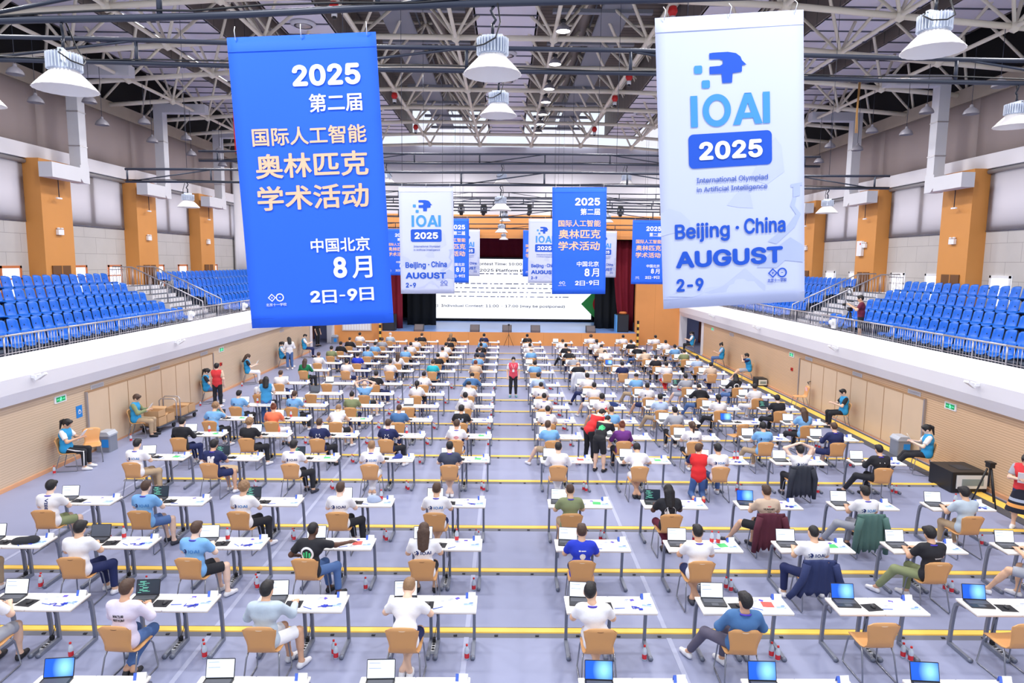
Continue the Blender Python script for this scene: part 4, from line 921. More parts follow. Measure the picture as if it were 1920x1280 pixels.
for s,nm in ((-1,'left'),(1,'right')):
    i=0
    for y in NY[2:9]:
        for d,z,row in ((13.0,10.06,'inner'),((13.47 if s<0 else 13.23),9.66,'outer')):
            yy=y+(1.4 if row=='outer' else 0)
            if not vis(X(s,d),yy,z): continue
            t=thing('dome_lamp','unlit grey dome lamp, %s line of %s side, %s counted from camera'%(row,nm,ORD[i//2]),'lamp',(X(s,d),yy,z),0,'grey dome lamps along the side walls')
            ob('dome_shade',once('dome',m_dome),t); ob('stem',once('stem%.1f'%z,lambda:m_stem(zb(13)-.02-z)),t)
        i+=2
for i,y in enumerate((16.8,19.9,23.1,26.3,28.4,30.7,32.8,34.9)):
    t=thing('dome_lamp','lit dome lamp, %s of the glowing ceiling line, counted from camera'%ORD[i],'lamp',(1.55,y,11.85),0,'glowing dome lamps in a line')
    ob('dome_shade',once('dome',m_dome),t); ob('glowing_lens',once('bulb',m_bulb),t); ob('lamp_cap',once('dcap',m_dark),t)
# fluorescent tubes beside the left ceiling panel, red and white drop cones on nodes
for i,(x,y) in enumerate(((-12.2,22.6),(-12.2,24.6),(-12.2,26.9),(-12.2,29.2))):
    t=thing('tube_light','slim lit tube light, %s along the left ceiling strip'%ORD[i],'lamp',(x+.1,y,12.85),0,'slim ceiling tube lights')
    b=MB(); b.box((0,0,.03),(.12,1.3,.05)); b.build('housing',M_whitep,t); b=MB(); b.tube([(0,-.6,-.02),(0,.6,-.02)],.025,6); b.build('tube',M_glow,t)
M_gr=mat('green_plastic',(20,110,90),.5)
for i,(x,y) in enumerate(((-4.55,27.68),(4.28,18.29),(4.28,24.55),(4.28,27.68),(-4.55,33.94),(4.28,33.94),(-4.55,18.29))):
    t=thing('safety_hoist','red and white hoist under truss, %s aisle side, %s one'%('left' if x<0 else 'right',ORD[i]),'hoist',(x,y,11.72),0,'red hoists hanging from truss nodes')
    b=MB(); b.lathe([(0,.22),(.10,.22),(.13,.10),(.07,-.02),(0,-.02)],(0,0,0),12); b.build('red_body',M_red,t); b=MB(); b.lathe([(0,-.02),(.08,-.02),(.075,-.14),(0,-.14)],(0,0,0),12); b.build('white_band',M_whitep,t); b=MB(); b.lathe([(0,-.14),(.06,-.14),(.05,-.2),(0,-.2)],(0,0,0),10); b.build('hook_block',M_blackp,t)
for i,(x,y,z,c,l) in enumerate(((-10.4,26.2,9.3,M_red,'red rope hanging below left truss node'),(12.2,24.0,9.9,mat('tan_rope',(196,150,90),.8),'tan rope hanging near the right wall'))):
    b=MB()
    for k in range(3): b.tube([(x+.03*k,y,11.7),(x+.02*k-.02,y,10.6),(x+.04*k,y+.02,z)],.014,5)
    tag(b.build('rope',c),l,'rope')
b=MB(); R=random.Random(4); 
pts=[]
for k in range(40): a=k*.8; pts.append((4.75+.22*math.cos(a)*(1 if k%3 else .6),20.2+.12*math.sin(a),11.2-.105*k))
b.tube(pts,.014,5); tag(b.build('coiled_cable',M_cable),'black coiled cable hanging beside the large white banner','cable')
b=MB(); b.tube([(4.75,20.2,7.1),(4.75,20.2,6.9)],.02,6); b.box((4.75,20.2,6.85),(.35,.2,.28)); tag(b.build('junction_box',M_blackp),'black junction box at the end of coiled cable','junction box')
for i,x in enumerate((-2.55,-1.3,-.15,1.25,3.6,4.8,5.2,6.3)):
    t=thing('moving_head_spotlight','black moving-head spotlight, %s from the left on seventh batten'%ORD[i],'spotlight',(x,37.6,8.465),.4*i,'stage spotlights on the seventh batten')
    b=MB(); b.box((0,0,-.1),(.26,.2,.12)); b.build('clamp_base',M_blackp,t)
    b=MB(); b.box((-.15,0,-.32),(.05,.12,.36)); b.box((.15,0,-.32),(.05,.12,.36)); b.box((0,0,-.17),(.34,.14,.05)); b.build('yoke',M_blackp,t)
    b=MB(); b.lathe([(0,.17),(.09,.16),(.12,.05),(.11,-.12),(.09,-.2),(0,-.2)],(0,0,-.42),14,M=Matrix.Rotation(.5,3,'X')); b.build('lamp_head',M_blackp,t)
for i,(x,y) in enumerate(((-.1,19.6),(-.1,25.9),(-.1,29.5),(-.1,35.2),(-6.75,23.0),(-6.75,29.2),(-6.75,35.3),(6.85,22.9),(6.85,26.0),(6.85,29.3),(6.85,35.3))):
    t=thing('ceiling_diffuser','round air diffuser on %s ceiling strip, %s from camera'%('centre' if abs(x)<1 else 'left' if x<0 else 'right',ORD[i if i<4 else i-4 if i<7 else i-7]),'air diffuser',(x,y,12.99),0,'round ceiling diffusers')
    b=MB(); b.lathe([(.1,.02),(.36,.02),(.42,-.02),(.40,-.06),(.30,-.10)],(0,0,0),20); b.build('outer_ring',M_duct,t)
    b=MB(); b.lathe([(.05,-.02),(.22,-.05),(.26,-.09),(.18,-.12),(0,-.12)],(0,0,0),18); b.build('inner_cone',M_steel,t)
# ---------------------------------------------------------------- banners
M_bb=mat('banner_blue',(38,108,250),.75,noise=.05,nscale=1.2); M_bw=mat('banner_white',(204,212,244),.8,noise=.03,nscale=1.2); M_lw=mat('lettering_white',(246,248,255),.7); M_pe=mat('lettering_peach',(255,205,168),.7); M_ib=mat('lettering_blue',(16,84,206),.7); M_il=mat('lettering_sky',(66,150,246),.7); M_mt=mat('mountain_wash',(196,205,240),.8,noise=.06,nscale=4); M_mt2=mat('mountain_wash_deep',(182,194,234),.8,noise=.06,nscale=4); M_tie=mat('cable_tie',(236,238,244),.5)
BWD,BHT=1.48,2.90
def zoff(u,v): return .007*math.sin(u*5.2+v*2.1)*min(1,v*1.5+.2)+.018*math.exp(-((v-.97)/.03)**2)*math.sin(u*19)*.4
def on_banner(V,lay=.009):
    """u right 0..1, v down 0..1 -> banner plane, a hair in front of the cloth"""
    return [(x*BWD,zoff(x,-y)-lay-z*3,y*BHT) for x,y,z in V]
def letters(items):
    V=[];F=[]
    for v,f in items: n=len(V); V+=list(v); F+=[tuple(i+n for i in q) for q in f]
    return V,F
def ft(body,u0,u1,vc,hh,bold,cjk=False): return fit_text(body,u0,u1,-vc,hh,bold,cjk)
def emblem(u,v,s):
    """double loop: a diamond and a ring joined, with a plus and a minus"""
    a=BWD/BHT
    def fix(V): return [(u+x*s/BWD,-v+y*s/BHT,z) for x,y,z in V]
    V1=[(-.5,0),(0,.5),(.5,0),(0,-.5)]; V2=[(-.34,0),(0,.34),(.34,0),(0,-.34)]
    dia=([(x-.48,y,0) for x,y in V1]+[(x-.48,y,0) for x,y in V2],[(k,(k+1)%4,4+(k+1)%4,4+k) for k in range(4)])
    rg=ring(.5,0,.36,.5); pl=cat_(rect(-.60,-.36,-.03,.03),rect(-.51,-.45,-.12,.12)); mi=rect(.38,.62,-.03,.03)
    return [(fix(q[0]),q[1]) for q in (dia,rg,pl,mi)]
def round_rect(u0,u1,v0,v1,r):
    V=[]
    for cx,cy,a0 in ((u1-r/BWD,-v0-r/BHT,0),(u0+r/BWD,-v0-r/BHT,90),(u0+r/BWD,-v1+r/BHT,180),(u1-r/BWD,-v1+r/BHT,270)):
        for k in range(6): a=(a0+18*k)*D2R; V.append((cx+r/BWD*math.cos(a),cy+r/BHT*math.sin(a),0))
    return V,[tuple(range(24))]
def m_cloth(m):
    g=[[(BWD*j/14,zoff(j/14,i/20),-BHT*i/20) for j in range(15)] for i in range(21)]
    b=MB(); b.shell(g,.004); b.tube([(0,-.004,-.14),(BWD,-.004,-.14)],.004,4); b.tube([(0,zoff(0,.965)-.003,-.965*BHT),(BWD,zoff(1,.965)-.003,-.965*BHT)],.004,4); return b.mesh('cloth',m)
def subdiv_print(name,V,F,m,lay=.009): return MB().add(on_banner(V,lay),F).mesh(name,m)
def blue_white():
    return subdiv_print('white_lettering',*letters([ft('2025',.42,.88,.135,.072,.035),ft('第二届',.52,.88,.228,.062,.02,True),ft('中国北京',.46,.87,.715,.05,.02,True),ft('8',.605,.70,.795,.075,.035),ft('月',.735,.875,.797,.078,.02,True),ft('2',.43,.50,.895,.042,.035),ft('日',.515,.615,.897,.047,.02,True),ft('-',.635,.675,.895,.006,.02),ft('9',.69,.76,.893,.043,.035),ft('日',.775,.875,.893,.048,.02,True),ft('北京十一学校',.115,.26,.918,.011,.01,True)]+emblem(.187,.893,.085)),M_lw)
def blue_peach():
    return subdiv_print('peach_lettering',*letters([ft('国际人工智能',.115,.895,.335,.062,.02,True),ft('奥林匹克',.12,.895,.435,.085,.022,True),ft('学术活动',.115,.885,.545,.085,.022,True)]),M_pe)
def mountain(pts): n=len(pts); return [(x,-y,0) for x,y in pts],[tuple(range(n))]
def white_wash():
    return subdiv_print('mountain_print',*letters([mountain([(0,.66),(.06,.645),(.14,.66),(.2,.69),(.2,.72),(0,.74)]),mountain([(.02,.955),(.2,.935),(.42,.93),(.5,.90),(.58,.87),(.66,.91),(.72,.935),(.72,.955),(.4,.95),(.2,.962)]),mountain([(.46,.645),(.52,.61),(.58,.585),(.62,.61),(.64,.66),(.54,.655)]),mountain([(.62,.56),(.72,.47),(.80,.42),(.84,.45),(.86,.54),(.74,.58)])]),M_mt,.004)
def white_wash2():
    st=[mountain([(.74,.78),(.88,.73),(.94,.69),(.9,.66),(.92,.63),(.945,.63),(.93,.66),(.975,.69),(.93,.735),(.80,.79)]),mountain([(.905,.585),(.985,.58),(.985,.59),(.97,.59),(.97,.625),(.92,.63),(.92,.595),(.905,.595)]),mountain([(.66,.87),(.78,.81),(.9,.77),(.99,.80),(.99,.86),(.86,.85),(.8,.875)])]
    return subdiv_print('great_wall_print',*letters(st),M_mt2,.006)
def head_big(u,v,w):
    P=[(0,.98),(.1,1.0),(.5,1.0),(.72,.93),(.84,.78),(.88,.62),(1.0,.44),(.88,.42),(.87,.16),(.62,.12),(.60,-.26),(.34,-.26),(.32,.12),(0,.13),(0,.44),(.28,.45),(.36,.52),(.36,.66),(.28,.72),(0,.74)]
    s=w; return [(u+x*s,-v+(y-1)*s*BWD/BHT*.64,0) for x,y in P],[tuple(range(len(P)))]
def white_dark(): return subdiv_print('dark_blue_lettering',*letters([head_big(.36,.125,.25),round_rect(.205,.775,.395,.512,.05),ft('Beijing',.095,.475,.735,.068,.022),ft('.',.515,.54,.725,.012,.03),ft('China',.575,.865,.722,.056,.022),ft('AUGUST',.095,.845,.828,.06,.035),ft('2-9',.095,.285,.918,.046,.03),ft('北京十一学校',.735,.87,.919,.013,.01,True)]+emblem(.805,.893,.10)),M_ib)
def white_sky(): return subdiv_print('sky_blue_lettering',*letters([ioai(.225,.765,-.318,.106),round_rect(.255,.31,.165,.192,.016),round_rect(.305,.36,.215,.242,.016)]),M_il)
def white_small(): return subdiv_print('small_lettering',*letters([ft('International Olympiad',.255,.745,.556,.023,.008),ft('in Artificial Intelligence',.255,.74,.588,.022,.008)]),mat('lettering_slate',(84,112,196),.7))
def white_pill(): 
    V,F=ft('2025',.275,.71,.454,.063,.035); return subdiv_print('pill_lettering',[(x,y,z+.0012) for x,y,z in V],F,M_lw)
def banner(kind,x,y,z0,z1,label):
    t=thing('hanging_banner',label,'banner',(x,y,z0),0,'hanging banners, %s ones'%kind)
    t.rotation_euler=(0,-math.atan2(z1-z0,BWD),0)
    if kind=='blue':
        ob('cloth',once('cb',lambda:m_cloth(M_bb)),t); ob('white_lettering',once('bw',blue_white),t); ob('peach_lettering',once('bp',blue_peach),t)
    else:
        ob('cloth',once('cw',lambda:m_cloth(M_bw)),t)
        for n,f in (('mountain_print',white_wash),('great_wall_print',white_wash2),('dark_blue_lettering',white_dark),('sky_blue_lettering',white_sky),('small_lettering',white_small),('pill_lettering',white_pill)): ob(n,once('w'+n,f),t)
    for q in (.06,.5,.94):
        ob('tie',once('tie',lambda:MB().tube([(0,-.012,-.03),(.01,-.05,.05),(.0,.0,.10)],.004,5).mesh('tie',M_tie)),t,(q*BWD,0,0))
banner('blue',-2.80,6.95,7.46,7.535,'huge blue banner with peach Chinese lettering, nearest on the left')
banner('white',1.45,6.95,7.70,7.80,'huge white banner with blue lettering, nearest on the right')
banner('white',-2.95,18.46,7.28,7.30,'mid-sized white banner left of the aisle, second set')
banner('blue',1.22,18.46,7.31,7.33,'mid-sized blue banner right of the aisle, second set')
banner('blue',-3.20,30.6,7.22,7.22,'small blue banner half hidden behind the mid-sized white one')
banner('white',.98,30.6,7.24,7.24,'small white banner half hidden behind the mid-sized blue one')
banner('blue',5.70,30.6,7.24,7.24,'small blue banner beside the huge white banner')
banner('blue',-7.65,42.4,7.28,7.28,'tiny far blue banner beside the huge blue banner')
banner('white',-3.18,42.4,7.28,7.28,'tiny far white banner in front of screen, left of aisle')
banner('blue',1.02,42.4,7.28,7.28,'tiny far blue banner edge showing left of small white one')
banner('white',5.44,42.4,7.28,7.28,'tiny far white banner right of the mid-sized blue one')
# ---------------------------------------------------------------- stage dressing
M_cur=mat('maroon_curtain',(126,12,40),.85,noise=.1,nscale=4); M_leg2=mat('black_drape',(14,20,26),.9)
def drape(name,m,x0,x1,y,z0,z1,label,n=40,amp=.09,pull=0):
    g=[]
    for i in range(7):
        v=i/6; r=[]
        for j in range(n+1):
            u=j/n; x=x0+(x1-x0)*u; x+=pull*(v**2)*(1-u if pull>0 else u); r.append((x,y+amp*math.sin(u*n*.8),z1+(z0-z1)*v))
        g.append(r)
    b=MB(); b.shell(g,.02); return tag(b.build(name,m),label,'curtain')
drape('stage_curtain',M_cur,-7.95,-6.85,44.0,.85,6.75,'maroon stage curtain at left of the stage opening',18)
drape('stage_curtain',M_cur,7.0,8.4,44.0,.85,6.75,'maroon stage curtain at right of the stage opening',22,.09,.55)
drape('stage_valance',M_cur,-6.6,6.6,50.3,5.5,7.6,'maroon valance above the big screen',110,.08)
drape('stage_leg_drape',M_leg2,-6.9,-4.9,46.5,.85,7.4,'black side drape left of the big screen',24)
drape('stage_leg_drape',M_leg2,6.0,7.6,45.2,.85,7.4,'black side drape right of the big screen',24)
t=thing('projection_screen','big lit white stage screen showing contest schedule text','screen',(0,50.0,0))
b=MB(); b.b2((-6.45,0,.95),(6.5,.12,5.62)); b.build('screen_frame',M_blackp,t)
b=MB(); b.b2((-6.33,-.02,1.06),(6.38,0,5.5)); b.build('screen_surface',mat('screen_surface',(252,252,255),.4,emit=1.15),t)
M_tx=mat('screen_letter',(60,84,110),.5); M_tg=mat('screen_faint',(236,238,244),.5)
def scr(items): 
    V=[];F=[]
    for v,f in items: n=len(V); V+=[(x,-.03-z*.2,y) for x,y,z in v]; F+=[tuple(i+n for i in q) for q in f]
    return V,F
b=MB(); b.add(*scr([fit_text('(2)  Individual Contest: 11:00 - 17:00 (may be postponed)',-5.55,4.4,1.98,.26,.02),fit_text('(1)  Contest Time: 10:00 - 11:00',-3.0,2.6,5.12,.24,.02),fit_text('IOAI2025 Platform Practice',-3.0,2.6,4.66,.22,.02)])); b.build('screen_text',M_tx,t)
R=random.Random(9); it=[]
for z in (4.36,3.62,3.3,2.98,2.66):
    x=-4.9
    while x<4.6: w=R.uniform(.12,.5); it.append(rect(x,x+w,z,z+.09)); x+=w+R.uniform(.08,.2)
b=MB(); b.add(*scr(it)); b.build('faint_lines',M_tg,t)
M_spk=mat('speaker_grille',(112,104,108),.6,noise=.1,nscale=60)
for i,x in enumerate((-5.57,-2.0,.06,1.88,5.42)):
    t=thing('stage_monitor','grey wedge monitor on stage edge, %s from the left'%ORD[i],'speaker',(x,42.55,.846),0,'wedge monitors along the stage edge')
    b=MB(); b.prism([(-.28,0),(-.28,.12),(.05,.42),(.26,.42),(.26,0)],Matrix(((0,0,1,-.3),(1,0,0,0),(0,1,0,0),(0,0,0,1))),.6); b.build('cabinet',M_blackp,t)
    b=MB(); b.prism([(-.285,.02),(-.285,.13),(.04,.425),(.05,.41)],Matrix(((0,0,1,-.27),(1,0,0,0),(0,1,0,0),(0,0,0,1))),.54); b.build('grille',M_spk,t)
b=MB(); b.tube([(0,0,.8),(.3,.2,.01)],.012,5); b.tube([(0,0,.8),(-.3,.2,.01)],.012,5); b.tube([(0,0,.8),(0,-.3,.01)],.012,5); b.tube([(0,0,.5),(0,0,1.35)],.014,6); b.box((0,0,1.38),(.12,.08,.1)); tag(b.build('tripod_stand',M_blackp,None,(.17,41.6,0)),'thin black tripod stand in the aisle before the stage','tripod')
def cube_thing(name,m,x,y,z,d,label,cat,extra=None):
    t=thing(name,label,cat,(x,y,z)); b=MB(); rbox(b,-d[0]/2,d[0]/2,-d[1]/2,d[1]/2,0,d[2],.03,2); b.build('cabinet',m,t); 
    b=MB(); b.b2((-d[0]/2+.05,-d[1]/2-.012,.06),(d[0]/2-.05,-d[1]/2,d[2]-.06)); b.build('grille',extra or M_spk,t); return t
cube_thing('speaker_cabinet',M_blackp,-7.5,42.8,.846,(.8,.8,1.05),'black speaker cabinet at left end of the stage','speaker',mat('dark_grille',(40,42,50),.6))
cube_thing('speaker_cabinet',M_blackp,7.55,43.3,.846,(.75,.9,1.15),'black speaker cabinet at right end of the stage','speaker',mat('dark_grille',(40,42,50),.6))
b=MB(); b.b2((7.12,42.86,.85),(7.18,43.7,1.95)); tag(b.build('blue_board',mat('sky_board',(96,170,232),.6)),'sky blue board beside right stage speaker','board')
b=MB(); b.lathe([(0,.16),(.2,.15),(.26,.08),(.24,0),(0,0)],(0,0,0),16); tag(b.build('orange_drum',mat('orange_drum',(226,130,70),.6),None,(7.6,43.3,2.0)),'orange round drum standing on the right stage speaker','drum')
t=thing('stage_prop','green diamond-shaped stage prop with red edge','stage prop',(6.9,48.6,2.3)); b=MB(); b.prism([(-1.45,0),(0,-1.45),(1.45,0),(0,1.45)],Matrix.Translation((0,0,0))@Matrix.Rotation(PI/2,4,'X'),.06); b.build('diamond_panel',mat('prop_green',(66,190,90),.6,noise=.1,nscale=3),t)
b=MB(); b.add(*[(lambda V,F:([(x,-.07,z) for x,z,_ in V],F))(*ring(.2,0,.55,.8))][0]); b.build('red_ring',M_red,t); b=MB(); b.b2((-.05,-.02,-1.45),(.05,.03,-1.4)); b.build('foot',M_blackp,t)
b=MB(); b.b2((-6.75,49.2,.846),(-6.3,49.6,1.9)); b.cur=1; b.b2((-6.45,49.15,.9),(-6.3,49.2,1.6)); tag(b.build('wooden_case',[mat('case_wood',(176,124,84),.6),M_red]),'small wooden case beside the left screen edge','case')
for i,x in enumerate((-7.98,8.38)):
    b=MB(); 
    for k in range(8): b.cur=k%2; b.b2((x-.06,42.06,.06+.2*k),(x+.06,42.18,.26+.2*k))
    tag(b.build('hazard_post',[M_yellow,M_blackp]),'yellow and black striped corner post %s of the stage'%('left','right')[i],'post')
t=thing('notice_board','white notice board with columns on the orange wall, left of stage','notice board',(-9.63,42.93,0)); b=MB(); b.b2((-.95,-.04,.78),(.95,0,1.95)); b.build('board_frame',mat('board_frame',(222,206,196),.5),t); b=MB()
for k in range(10): b.b2((-.88+.177*k,-.05,.84),(-.88+.177*k+.15,-.035,1.9))
b.build('paper_columns',M_paper,t)
# ---------------------------------------------------------------- balconies
M_seatb=mat('blue_seat',(10,106,216),.35,noise=.04,nscale=3,spec=.4); M_brk=mat('seat_bracket',(40,48,62),.5,.3)
def m_bseat():
    prof=[(.24,.36),(.225,.395),(.12,.405),(0,.392),(-.10,.385),(-.16,.40),(-.20,.45),(-.22,.53),(-.235,.62),(-.25,.70),(-.265,.745),(-.285,.755)]
    wid=[.17,.195,.205,.205,.20,.20,.195,.192,.19,.185,.165,.14]; g=[]
    for i,((y,z),w) in enumerate(zip(prof,wid)):
        r=[]
        for j in range(9):
            q=(j-4)/4; e=abs(q)**4
            r.append((w*q,y+(.05*e if z>.42 else 0)-(.02*e if i<3 else 0),z+(.035*e if z<.45 else 0)-(.02*e if i>9 else 0)))
        g.append(r)
    b=MB(); b.shell(g,.016); b.cur=1; b.lathe([(0,.0),(.018,.002),(.018,-.006)],(0,-.212,.56),8,M=Matrix.Rotation(-PI/2,3,'X')); return b.mesh('seat',[M_seatb,M_brk])
def m_brk():
    b=MB(); b.box((0,-.02,.37),(.34,.06,.03)); b.tube([(0,-.05,.37),(0,-.12,.2),(0,-.18,.02)],.02,6); b.box((0,-.18,.01),(.1,.1,.02)); return b.mesh('bracket',M_brk)
SEATS=[]
for s,nm in ((-1,'left'),(1,'right')):
    for blk in ('near','far'):
        for i in range(5):
            k=0; y=25.35 if blk=='near' else 29.35+ (.35*i if i<4 else 1.2)*0
            while True:
                if blk=='near' and y<12 or blk=='far' and y>41.2: break
                d=ROWD[i]-.02; z=ROWZ[i]; x=X(s,d+.26); u,v=uv(x,y,z+.6); hid=(500<u<700 and 90<v<600) or (1258<u<1462 and 60<v<560)
                skip=(s>0 and i==0 and blk=='near' and abs(y-22.4)<.75)
                if vis(x,y,z+.6,20) and not hid and not skip:
                    SEATS.append(((x*x+y*y+(z-HC)**2),(X(s,d-.02),y,z),-PI/2 if s<0 else PI/2,'blue plastic seat, %s balcony %s block, %s tier, %s from stairs'%(nm,blk,ORD[i],nth(k)),nm))
                k+=1; y+= -.452 if blk=='near' else .452
    # railing along the parapet, in sections
    y=8.5; k=0
    while y<42:
        if vis(X(s,11.67),y,3.3,40) or vis(X(s,11.67),y+2.3,3.3,40):
            t=thing('railing','steel railing section on %s parapet, %s counted from camera'%(nm,nth(k)),'railing',(X(s,11.68),y,2.985),0,'railing sections on the %s parapet'%nm); k+=1
            b=MB(); b.tube([(0,-.01,.47),(0,2.31,.47)],.026,8); b.build('handrail',M_steel,t)
            for q in (0,1.15): b=MB(); b.tube([(0,q,0),(0,q,.47)],.022,7); b.build('post',M_steel,t)
            b=MB()
            for q in range(19):
                if q%10: b.tube([(0,.115*q+.0,0),(0,.115*q,.455)],.010,5)
            b.tube([(0,0,.05),(0,2.3,.05)],.012,5); b.build('baluster_grille',M_steel,t)
        y+=2.3
    for j,(yy,wh) in enumerate(((26.40,'nearer'),(28.12,'farther'))):
        t=thing('stair_railing','steel stair railing, %s side of %s balcony stairs'%(wh,nm),'railing',(0,0,0),0,'stair railings on the balconies')
        P=[(X(s,12.05),yy,3.62),(X(s,14.75),yy,4.93),(X(s,15.5),yy,4.95)]
        b=MB(); b.tube([(X(s,12.05),yy,2.95)]+P,.026,8); b.build('handrail',M_steel,t)
        for q in range(5):
            d=12.05+.675*q; zt=3.62+(d-12.05)*.485; b=MB(); b.tube([(X(s,d),yy,zt-.78),(X(s,d),yy,zt)],.022,6); b.build('post',M_steel,t)
        b=MB()
        for q in range(30):
            d=12.17+.115*q; zt=min(3.62+(d-12.05)*.485,4.94); b.tube([(X(s,d),yy,zt-.76),(X(s,d),yy,zt)],.009,5)
        b.build('baluster_grille',M_steel,t)
        b=MB(); b.tube([(X(s,14.0+1.5*(j)),yy-.02 if j else yy,4.95-0*1),(X(s,15.5),yy,4.95)],.022,6)
    # landing rail at the top, across the stair head
    t=thing('landing_railing','steel railing along top of %s balcony stairs'%nm,'railing',(0,0,0),0,'stair railings on the balconies')
    b=MB(); b.tube([(X(s,15.1),25.5,4.85),(X(s,15.1),26.4,4.85)],.022,6); b.build('handrail',M_steel,t)
    b=MB()
    for q in range(7): b.tube([(X(s,15.1),25.5+.15*q,3.95),(X(s,15.1),25.5+.15*q,4.85)],.010,5)
    b.build('baluster_grille',M_steel,t)
    # small white wash lights on the parapet face
    for k,y in enumerate((15.3,22.0,28.9,35.3)):
        t=thing('wash_light','white wash light on %s parapet face, %s from camera'%(nm,ORD[k]),'lamp',(X(s,11.02),y,2.5),0,'white wash lights on the parapets')
        b=MB(); b.box((-s*.05,0,.04),(.1,.07,.07)); b.tube([(-s*.05,0,.05),(-s*.17,.05,.10)],.02,6); b.build('arm',M_whitep,t)
        b=MB(); b.prism([(-.05,-.13),(.05,-.13),(.08,.12),(-.08,.12)],Matrix.Translation((-s*.2,.04,.02))@Matrix.Rotation(s*.6,4,'Y')@Matrix.Rotation(PI/2,4,'Z'),.05); b.build('lamp_head',M_whitep,t)
    for k,y in enumerate((24.4,29.4) if s<0 else (23.6,)):
        t=thing('ball_camera','white camera box on %s railing, %s one'%(nm,ORD[k]),'camera',(X(s,11.62),y,3.05),0,'camera boxes on the railings')
        b=MB(); b.b2((-.03,-.12,0),(.03,.12,.34)); b.build('plate',M_whitep,t); b=MB(); b.lathe([(0,.09),(.06,.07),(.09,0),(.06,-.07),(0,-.09)],(-s*.1,0,.22),12); b.build('camera_ball',M_whitep,t)
    # emergency lights and sensors on the pillars
    for k,y in enumerate(COLY[2:]):
        if not vis(X(s,15.5),y+.7,6.2): continue
        t=thing('emergency_light','white twin emergency light on %s orange pillar, %s from camera'%(nm,ORD[k]),'lamp',(X(s,15.49),y+.75,6.15),0,'emergency lights on orange pillars')
        b=MB(); b.b2((0,-.14,-.1),(-s*.09,.14,.08)); b.build('housing',M_whitep,t)
        for q in (-.09,.09): b=MB(); b.lathe([(0,.05),(.05,.04),(.055,0),(0,-.01)],(-s*.05,q,.10),10); b.build('lamp_head',M_whitep,t)
        t=thing('pillar_sensor','small drop sensor below duct, %s orange pillar, %s from camera'%(nm,ORD[k]),'sensor',(X(s,15.3),y+.6,7.3),0,'drop sensors below the ducts')
        b=MB(); b.tube([(0,0,.0),(0,0,.75)],.015,5); b.build('stem',M_pipe,t); b=MB(); b.b2((-.03,-.12,-.05),(.03,.12,.0)); b.build('sensor_head',M_whitep,t)
    # things on the inner wall
    D=DW-.0
    for k,y in enumerate((18.25,21.3,24.8,33.5)):
        t=thing('air_vent','air grille high on the %s wood wall, %s from camera'%(nm,ORD[k]),'vent',(X(s,D),y,1.74),0,'air grilles on the wood walls')
        b=MB(); b.b2((0,-.29,-.07),(-s*.02,.29,.09)); b.build('frame',M_duct,t); b=MB(); 
        for q in range(5): b.b2((-s*.02,-.26,-.05+.027*q),(-s*.028,.26,-.04+.027*q))
        b.build('louvre_slats',M_steel,t)
    for k,y in enumerate((16.7,26.3,36.6)):
        t=thing('exit_sign','green running-man exit sign on %s wall, %s from camera'%(nm,ORD[k]),'sign',(X(s,D),y,1.72),0,'green exit signs on the wood walls')
        b=MB(); b.b2((0,-.22,-.09),(-s*.03,.22,.09)); b.build('housing',M_whitep,t)
        b=MB(); b.b2((-s*.03,-.17,-.06),(-s*.034,.17,.06)); b.cur=1
        xx=-s*.036
        b.lathe([(0,.018),(.018,0),(0,-.018)],(xx,.0,.036),8); b.tube([(xx,0,.02),(xx,-.015,-.012),(xx,.02,-.045)],.01,5); b.tube([(xx,-.015,-.012),(xx,-.05,-.04)],.01,5); b.tube([(xx,-.05,.005),(xx,0,.012),(xx,.045,-.006)],.008,5)
        b.box((xx,-.115,0),(.004,.06,.014)); b.box((xx,.115,0),(.004,.06,.014)); b.build('lit_panel',[mat('exit_green',(20,150,90),.4,emit=.35),mat('exit_light',(120,255,190),.4,emit=1.0)],t)
    t=thing('alarm_box','small red fire alarm box on the %s wall'%nm,'alarm',(X(s,D),26.2,1.15),0,'red alarm boxes'); b=MB(); b.b2((0,-.06,-.06),(-s*.05,.06,.06)); b.build('case',M_red,t); b=MB(); b.lathe([(0,.01),(.03,.008),(.03,0)],(-s*.05,0,0),10,M=Matrix.Rotation(-s*PI/2,3,'Y')); b.build('button',M_blackp,t)
SEATS.sort(key=lambda q:q[0])
for _,loc,rz,lab,nm in SEATS[:300]:
    t=tag(ob('stadium_seat',once('bseat',m_bseat),None,loc,rz),lab,'seat','blue seats of the %s balcony'%nm); ob('bracket',once('bbrk',m_brk),t)
if SEATS[300:]:
    sm=once('bseat',m_bseat); b=MB()
    for _,loc,rz,lab,nm in SEATS[300:]:
        M=Matrix.Translation(loc)@Matrix.Rotation(rz,4,'Z'); b.add([M@v.co for v in sm.vertices],[tuple(p.vertices) for p in sm.polygons],True)
    o=tag(b.build('far_stadium_seats',[M_seatb,M_brk]),'remaining far blue seats in the back corners of both balconies','seats'); o['kind']='stuff'
t=thing('recycling_sign','blue recycling sign on left wall above the grey bin','sign',(X(-1,DW)+.0,17.42,1.23)); b=MB(); b.b2((0,-.12,-.16),(.012,.12,.16)); b.build('plate',mat('sign_blue',(30,140,228),.4),t); b=MB()
for k in range(3):
    a0=PI/2+2*PI*k/3; p=[(.014,.08*math.cos(a0),.08*math.sin(a0)-.01),(.014,.08*math.cos(a0+2*PI/3),.08*math.sin(a0+2*PI/3)-.01)]; b.tube([lerp(p[0],p[1],.1),lerp(p[0],p[1],.78)],.013,5)
b.build('recycling_mark',M_whitep,t)
